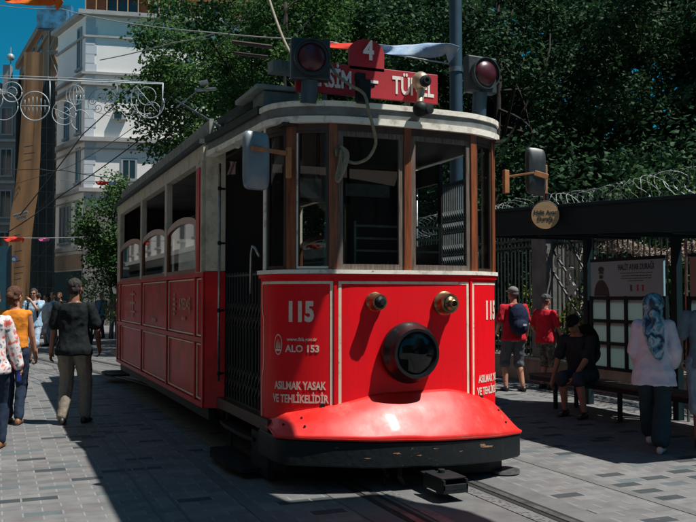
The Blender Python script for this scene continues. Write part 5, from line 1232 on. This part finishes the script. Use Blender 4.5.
        q0 = w0 + d * .03 + fr * .025; q1 = q0 + (d * .7 + fr * .5 + inn * .35).normalized() * .04; b.cap(S_(q0), .014 * s, S_(q1), .011 * s, 6); b.cap(S_(q1), .011 * s, S_(q1 + (d * .9 + inn * .5).normalized() * .028), .009 * s, 6)
    body = remesh_obj(b, 'body', skin, t, vox * .75, 2)
    if top is not None:
        c = MB(); c.loft(torso(.014 * topw, hem, 1.49, .02 * topw if topw > 1 else 0))
        for i, (s0, e0, w0) in enumerate(Aj):
            r0, r1 = .058 * topw ** .25, .060 * topw ** .5
            if sleeve == 'short': c.cap(S_(s0), r0 * s, S_(s0 + (e0 - s0) * .72), r1 * s)
            elif sleeve == 'long': c.cap(S_(s0), r0 * s, S_(e0), r1 * .95 * s); c.cap(S_(e0), r1 * .95 * s, S_(e0 + (w0 - e0) * .85), .048 * topw * s)
            elif sleeve == 'none': c.ell(S_(s0 + V((0, 0, .0))), (.05 * s,) * 3)
        remesh_obj(c, 'top', top, t, vox, 2, .009, hash(label) % 50, 9)
    if bottom is not None:
        c = MB(); k = legw
        c.loft([[S_(hipc + V(((.168 + .006) * math.cos(a), .122 * math.sin(a), dz))) for a in np.linspace(0, 2 * math.pi, 17)[:-1]] for dz in (-.06, .0, .07)])
        for (h_, k_, a_) in L:
            c.cap(S_(h_), .098 * k * s, S_(k_), .072 * k * s)
            if leg == 'trousers': c.cap(S_(k_), .072 * k * s, S_(a_ + V((0, 0, .02))), .058 * k * s)
            elif leg == 'wide': c.cap(S_(k_), .085 * k * s, S_(a_ + V((0, 0, .07))), .088 * k * s)
            elif leg == 'shorts': c.cap(S_(k_ * 1.0), .078 * k * s, S_(k_ + (a_ - k_) * .08), .082 * k * s)
        remesh_obj(c, 'trousers' if leg != 'shorts' else 'shorts', bottom, t, vox, 2, .009, 7, 10)
    if shoe is not None:
        for i, (h_, k_, a_) in enumerate(L):
            fd = foot_dir[i]; dv = V((math.sin(fd), math.cos(fd), 0)); sv = V((dv.y, -dv.x, 0)); c = MB(); up_ = toesup[i]
            rings = []
            for y_, w_, h0 in ((-.085, .02, .05), (-.07, .034, .085), (-.02, .04, .095), (.05, .043, .075), (.11, .046, .055), (.16, .038, .042), (.185, .016, .03)):
                g0 = a_ - V((0, 0, .085)) + dv * y_ + V((0, 0, up_ * max(0, y_) / .15)); rings.append([S_(g0 + sv * (w_ * math.cos(q_)) + V((0, 0, .002 + (h0 * .5) * (1 + math.sin(q_))))) for q_ in np.linspace(0, 2 * math.pi, 13)[:-1]])
            c.loft(rings); c.build('shoe', shoe, t, off=(0, 0, 0), smooth='all')
    hr = MB()
    if hairstyle == 'short':
        hr.ell(hp(0, -.018, .042), (.082 * s, .095 * s, .086 * s), 16, 12, HR); hr.ell(hp(0, -.045, -.005), (.074 * s, .062 * s, .07 * s), 14, 10, HR)
    elif hairstyle == 'bun':
        hr.ell(hp(0, -.02, .04), (.086 * s, .1 * s, .092 * s), 16, 12, HR); hr.ell(hp(0, -.055, -.03), (.078 * s, .065 * s, .08 * s), 14, 10, HR); hr.ell(hp(.01, -.115, .0), (.05 * s, .045 * s, .055 * s), 12, 10, HR); hr.cap(hp(.03, -.08, -.05), .03 * s, hp(.05, -.05, -.12), .018 * s)
    elif hairstyle == 'long':
        hr.ell(hp(0, -.02, .04), (.088 * s, .1 * s, .092 * s), 16, 12, HR); hr.cap(hp(0, -.05, -.02), .075 * s, hp(0, -.06, -.16), .06 * s)
    elif hairstyle == 'cap':
        hr.ell(hp(0, -.008, .055), (.086 * s, .102 * s, .075 * s), 16, 12, HR); hr.ell(hp(0, .095, .045), (.06 * s, .06 * s, .010 * s), 14, 8, HR)
    if hairstyle == 'scarf':
        hr.ell(hp(0, -.035, .02), (.118 * s, .135 * s, .122 * s), 16, 12, HR); hr.ell(hp(0, -.04, -.07), (.105 * s, .10 * s, .10 * s), 14, 10, HR); hr.cap(hp(0, -.03, -.1), .10 * s, hp(0, -.03, -.17), .125 * s); hr.cap(hp(.02, -.12, -.08), .05 * s, hp(.05, -.13, -.25), .06 * s)
        remesh_obj(hr, 'headscarf', hair, t, .009, 2, .004, 3, 14)
    elif hairstyle == 'cap': remesh_obj(hr, 'cap', hair, t, .007, 1)
    elif hairstyle != 'bald': remesh_obj(hr, 'hair', hair, t, .006, 1, .007, 2, 30)
    if hairstyle == 'cap':
        h2 = MB(); h2.ell(hp(0, -.035, .0), (.079 * s, .07 * s, .06 * s), 14, 10, HR); remesh_obj(h2, 'hair', HAIRG if hair is not HAIRD else HAIRD, t, .008, 1, .003, 2, 40)
    for sx in (-1, 1):
        c = MB(); c.ell(hp(sx * .031, .083, .008), (.011 * s, .008 * s, .007 * s), 10, 8, HR); c.build('eye', M['eye'], t, off=(0, 0, 0), smooth='all')
    if glasses:
        c = MB()
        for sx in (-1, 1): c.ell(hp(sx * .033, .098, .01), (.028 * s, .008 * s, .02 * s), 12, 8, HR); c.cap(hp(sx * .062, .09, .014), .004, hp(sx * .082, .0, .01), .004, 6)
        c.cap(hp(-.01, .1, .014), .004, hp(.01, .1, .014), .004, 6); c.build('sunglasses', M['black'], t, off=(0, 0, 0), smooth='all')
    t['_s'] = s
    return t, dict(U=U, S=S_, L=L, A=Aj, hp=hp, s=s, HR=HR)
M['eye'] = mat('eye', (.05, .04, .035), .2)
def Gp(px, py): 
    p = P(px, py, 1); d = p - CAM; k = -CAM.z / d.z; q = CAM + d * k; return (q.x, q.y, 0)
def face(world_deg): return R(world_deg - 90)      # person faces +Y locally; world_deg = direction faced
VIEW = 90 - 22.5                                  # the direction the camera looks
denim = cloth('navy_cloth', (.018, .032, .06)); blackc = cloth('black_cloth', (.006, .009, .011), (.011, .016, .017)); beige = cloth('beige_cotton', (.27, .235, .19), (.20, .175, .14), 6)
leather = mat('dark_leather', (.02, .018, .018), .45); brownl = mat('brown_leather', (.20, .09, .04), .5); whites = mat('white_canvas', (.55, .55, .55), .7)
orangec = cloth('orange_knit', (.72, .25, .03), (.62, .20, .02)); redc = cloth('red_jersey', (.55, .02, .035), (.42, .015, .03)); greysh = cloth('grey_shorts_cloth', (.085, .10, .115)); 
camo = mat('camouflage_cloth', (.045, .055, .045), .85, c2=(.15, .15, .125), scale=14, lo=.48, hi=.54, bump=.2, bscale=25)
whitec = cloth('pale_lilac_cloth', (.58, .58, .68), (.50, .50, .60)); bluesh = cloth('pale_blue_shirt', (.20, .34, .46), (.35, .46, .55), 14); lightd = cloth('light_denim', (.40, .48, .58), (.22, .3, .42), 12)
def floral():
    m = bpy.data.materials.new('floral_print'); m.use_nodes = True; nt = m.node_tree; b = nt.nodes['Principled BSDF']; tc = nt.nodes.new('ShaderNodeTexCoord')
    v = nt.nodes.new('ShaderNodeTexNoise'); v.inputs['Scale'].default_value = 14; v.inputs['Detail'].default_value = 3; nt.links.new(tc.outputs['Object'], v.inputs[0])
    cr = nt.nodes.new('ShaderNodeValToRGB'); e = cr.color_ramp; e.elements[0].position = .36; e.elements[0].color = (.10, .12, .16, 1); e.elements[1].position = .42; e.elements[1].color = (.62, .58, .58, 1)
    for p, c in ((.54, (.66, .60, .60)), (.58, (.60, .22, .20)), (.66, (.62, .08, .06))): q_ = e.elements.new(p); q_.color = (*c, 1)
    nt.links.new(v.outputs[0], cr.inputs[0]); nt.links.new(cr.outputs[0], b.inputs[0]); b.inputs['Roughness'].default_value = .8; return m
def scarf_mat():
    m = bpy.data.materials.new('printed_scarf'); m.use_nodes = True; nt = m.node_tree; b = nt.nodes['Principled BSDF']; tc = nt.nodes.new('ShaderNodeTexCoord')
    v = nt.nodes.new('ShaderNodeTexNoise'); v.inputs['Scale'].default_value = 9; v.inputs['Detail'].default_value = 2; v.inputs['Distortion'].default_value = 1.5; nt.links.new(tc.outputs['Object'], v.inputs[0])
    cr = nt.nodes.new('ShaderNodeValToRGB'); e = cr.color_ramp; e.elements[0].position = .38; e.elements[0].color = (.01, .03, .07, 1); e.elements[1].position = .46; e.elements[1].color = (.06, .22, .32, 1)
    for p, c in ((.55, (.14, .34, .44)), (.60, (.42, .52, .52)), (.7, (.08, .24, .36))): q_ = e.elements.new(p); q_.color = (*c, 1)
    nt.links.new(v.outputs[0], cr.inputs[0]); nt.links.new(cr.outputs[0], b.inputs[0]); b.inputs['Roughness'].default_value = .6; return m
FL, SC = floral(), scarf_mat()
def rnd(x, y): return (x, y, 0)
# man in black walking away, left of the tram
person('man in a black T-shirt and beige trousers walking away beside the tram shadow', Gp(73, 424), face(VIEW + 4), 1.80, feet=((-.12, -.04, 0), (.12, .10, 0)), hands=((-.30, .07, .82), (.27, .14, .92)), elbow=((-.6, -1, 0), (.6, -1, 0)), headrot=(-.15, -.05),
       skin=SKT, top=blackc, topw=1.55, hem=.84, bottom=beige, legw=1.12, shoe=leather, hair=HAIRD, foot_dir=(-.15, .15))
# woman in orange
person('woman in an orange sleeveless top and navy trousers walking away at the left edge', Gp(13, 424), face(VIEW + 10), 1.70, feet=((-.09, .12, 0), (.08, -.08, 0)), hands=((-.24, .0, .86), (.25, .10, .83)), fem=True, headrot=(-.5, 0),
       top=orangec, sleeve='none', topw=1.1, hem=.96, bottom=denim, legw=1.0, shoe=brownl, hair=HAIRB, hairstyle='bun')
ft, fi = person('woman in a red and white floral blouse at the very left edge', P(-8, 296, 8.9).to_tuple()[:2] + (0,), face(VIEW + 8), 1.66, feet=((-.09, -.06, 0), (.08, .10, 0)), hands=((-.22, .05, .85), (.30, .10, .80)), fem=True,
       top=FL, sleeve='long', topw=1.35, hem=.82, bottom=denim, legw=1.1, shoe=brownl, hair=HAIRB, hairstyle='long', curl=1.3)
ph = fi['A'][1][2] + Vector((0, .0, -.09)); mb = MB(); mb.box(fi['S'](ph), (.035, .08, .12)); o = mb.build('phone', mat('blue_case', (.02, .04, .22), .4), off=(0, 0, 0), bevel=.006)
o.location = ft.location; o.rotation_euler = ft.rotation_euler; tag(o, 'blue phone in the hand of the woman in the floral blouse', 'phone')
# man in pale blue coming towards us
bt, bi = person('man in sunglasses and pale blue shirt walking this way, hand at his mouth', Gp(33, 363), face(VIEW + 180 + 6), 1.76, feet=((-.09, .14, 0), (.10, -.12, 0)), hands=((.02, .20, 1.48), (.29, .10, .85)), elbow=((-.8, .2, -1), (.6, -1, 0)),
       top=bluesh, topw=1.2, bottom=lightd, leg='shorts', legw=1.05, shoe=leather, hair=HAIRD, glasses=True)
mb = MB()
for sx in (-1, 1): mb.beam(bi['S'](bi['U'](sx * .10, .125, 1.42)), bi['S'](bi['U'](sx * .12, .13, 1.08)), .04, .012)
o = mb.build('rucksack_straps', blackc, bt, off=(0, 0, 0)); 
mb = MB(); c = bi['S'](bi['A'][1][2] + Vector((0, 0, -.25))); mb.loft([[c + Vector((x_ * w, y_ * w, z_)) for x_, y_ in ((-.10, -.04), (.10, -.04), (.10, .04), (-.10, .04))] for z_, w in ((-.16, 1.1), (0, 1.15), (.14, .7), (.17, .3))])
o = mb.build('carrier_bag', mat('blue_bag', (.03, .22, .45), .5), off=(0, 0, 0), bevel=.01); o.location = bt.location; o.rotation_euler = bt.rotation_euler; tag(o, 'blue carrier bag held by the man in sunglasses', 'bag')
person('woman in white top far down the street, right of the man in sunglasses', Gp(46, 346), face(VIEW + 150), 1.66, fem=True, feet=((-.08, .1, 0), (.08, -.1, 0)), top=cloth('white_cotton', (.55, .58, .62)), bottom=cloth('pink_cloth', (.42, .34, .36)), leg='shorts', legw=1.2, shoe=leather, hair=HAIRD, hairstyle='long', vox=.016)
person('person with light brown hair and blue bag far down the street beside the white top', Gp(52, 345), face(VIEW + 190), 1.70, top=cloth('teal_cotton', (.10, .22, .27)), bottom=lightd, leg='trousers', shoe=leather, hair=HAIRB, vox=.016)
person('person in dark clothes far down the street, left shoulder behind the man in black', Gp(59, 343), face(VIEW + 175), 1.70, skin=SKT, top=blackc, bottom=denim, leg='trousers', shoe=leather, hair=HAIRB, vox=.016)
person('person in a blue shirt in the shade under the low tree at the tram rear', Gp(101, 338), face(VIEW + 160), 1.72, top=cloth('blue_cotton', (.05, .14, .26)), bottom=denim, leg='trousers', shoe=leather, hair=HAIRD, vox=.016)
person('person in grey in the shade, touching the tram rear corner in view', Gp(114, 339), face(VIEW + 200), 1.66, skin=SKT, fem=True, top=cloth('rose_cotton', (.22, .10, .10)), bottom=greysh, leg='trousers', shoe=leather, hair=HAIRD, hairstyle='long', vox=.016)
person('small figure in white further down the street behind the woman in orange', Gp(38, 336), face(VIEW + 10), 1.70, top=cloth('white_linen', (.5, .52, .54)), bottom=denim, leg='trousers', shoe=leather, hair=HAIRD, vox=.018)
# two men in red right of the tram
rt, ri = person('man in a red shirt and grey cap with navy rucksack, right beside the tram front', Gp(514, 391), face(VIEW + 12), 1.74, feet=((-.14, .02, 0), (.12, -.10, 0)), hands=((-.22, .2, 1.0), (.27, .1, .90)), headrot=(.3, 0),
       top=redc, topw=1.35, bottom=greysh, leg='shorts', legw=1.1, shoe=leather, hair=cloth('grey_cap', (.20, .20, .19)), hairstyle='cap')
def rucksack(t, i, m, label, k=1):
    mb = MB(); S_, U = i['S'], i['U']; mb.ell(S_(U(0, -.22, 1.22)), (.175 * k, .12 * k, .27 * k), 16, 12); mb.ell(S_(U(0, -.27, 1.10)), (.145 * k, .12 * k, .14 * k), 14, 10)
    for sx in (-1, 1): mb.cap(S_(U(sx * .10, -.13, 1.42)), .022, S_(U(sx * .12, .02, 1.455)), .02, 8); mb.cap(S_(U(sx * .12, .02, 1.455)), .02, S_(U(sx * .13, .125, 1.34)), .02, 8); mb.cap(S_(U(sx * .13, .125, 1.34)), .018, S_(U(sx * .155, .0, 1.1)), .016, 8)
    o = remesh_obj(mb, 'rucksack', m, None, .011, 2, .004, 4, 12); o.location = t.location; o.rotation_euler = t.rotation_euler; tag(o, label, 'rucksack')
    b_ = MB().box(S_(U(.03, -.405, 1.13)), (.06, .01, .03)).build('badge', whites, o, off=(0, 0, 0)); return o
rucksack(rt, ri, cloth('navy_nylon', (.012, .02, .05)), 'navy rucksack on the back of the man in the red shirt')
person('younger man in a red T-shirt, grey cap and camouflage shorts standing by the stone ledge', Gp(546, 389), face(VIEW - 50), 1.62, feet=((-.12, .05, 0), (.12, -.02, 0)), hands=((-.20, .12, .95), (.22, .22, .92)), headrot=(-.15, .05),
       top=redc, topw=1.3, bottom=camo, leg='shorts', legw=1.18, shoe=leather, hair=cloth('dark_grey_cap', (.10, .11, .11)), hairstyle='cap')
# seated man on the bench
st, si = person('man in dark cap, T-shirt and shorts sitting forward on the bench in the shade', (4.16, 2.92, 0), face(180 + 28), 1.80, hip=(0, .02, .53), feet=((-.20, .44, 0), (.10, .36, 0)), hands=((-.08, .44, .52), (.34, .26, .36)), lean=.38, headrot=(.1, -.15), elbow=((-.6, -.4, -.2), (.5, -.4, 0)),
       skin=SK, top=cloth('charcoal_cloth', (.03, .04, .048)), topw=1.3, bottom=cloth('slate_shorts', (.05, .065, .085)), leg='shorts', legw=1.05, shoe=leather, hair=blackc, hairstyle='cap', knee=((0, 1, .4), (0, 1, .4)))
rucksack(st, si, blackc, 'black rucksack on the back of the man sitting on the bench', 1.15)
# woman in headscarf
wt, wi = person('woman in teal printed headscarf, loose lilac top and wide navy trousers', Gp(655, 451), face(VIEW - 28), 1.60, feet=((.08, -.14, 0), (-.10, .34, 0))[::-1], hands=((-.16, .20, .95), (.17, .20, .98)), fem=True, headrot=(.0, .0),
       top=whitec, topw=1.9, sleeve='long', hem=.745, bottom=cloth('dark_teal_cloth', (.02, .045, .06)), leg='wide', legw=1.1, shoe=whites, hair=SC, hairstyle='scarf', lean=.06)
mb = MB(); U, S_ = wi['U'], wi['S']; rings = []
for z, w, y, dx in ((1.50, .085, -.09, .0), (1.42, .12, -.125, .01), (1.32, .115, -.16, .025), (1.22, .10, -.175, .045), (1.12, .075, -.185, .065), (1.05, .045, -.19, .08), (1.02, .01, -.19, .085)):
    rings.append([S_(U(dx + w * math.cos(a), y + .018 * math.sin(a) - .012 * math.cos(a * 3), z)) for a in np.linspace(0, 2 * math.pi, 15)[:-1]])
mb.loft(rings); o = mb.build('scarf_tail', SC, wt, off=(0, 0, 0), smooth='all')
# person leaving the frame on the right
person('person in light denim shorts at the right edge beside the woman in headscarf', P(709, 450, 8.9).to_tuple()[:2] + (0,), face(VIEW + 160), 1.72, feet=((-.12, .22, 0), (.10, -.12, 0)), hands=((.0, .2, 1.1), (.27, .16, .95)),
       top=cloth('dusty_blue_cotton', (.20, .26, .32)), topw=1.2, bottom=lightd, leg='shorts', legw=1.25, shoe=leather, hair=HAIRD)
for o in list(bpy.data.objects):
    for k in ('_world', '_s'):
        if k in o: del o[k]
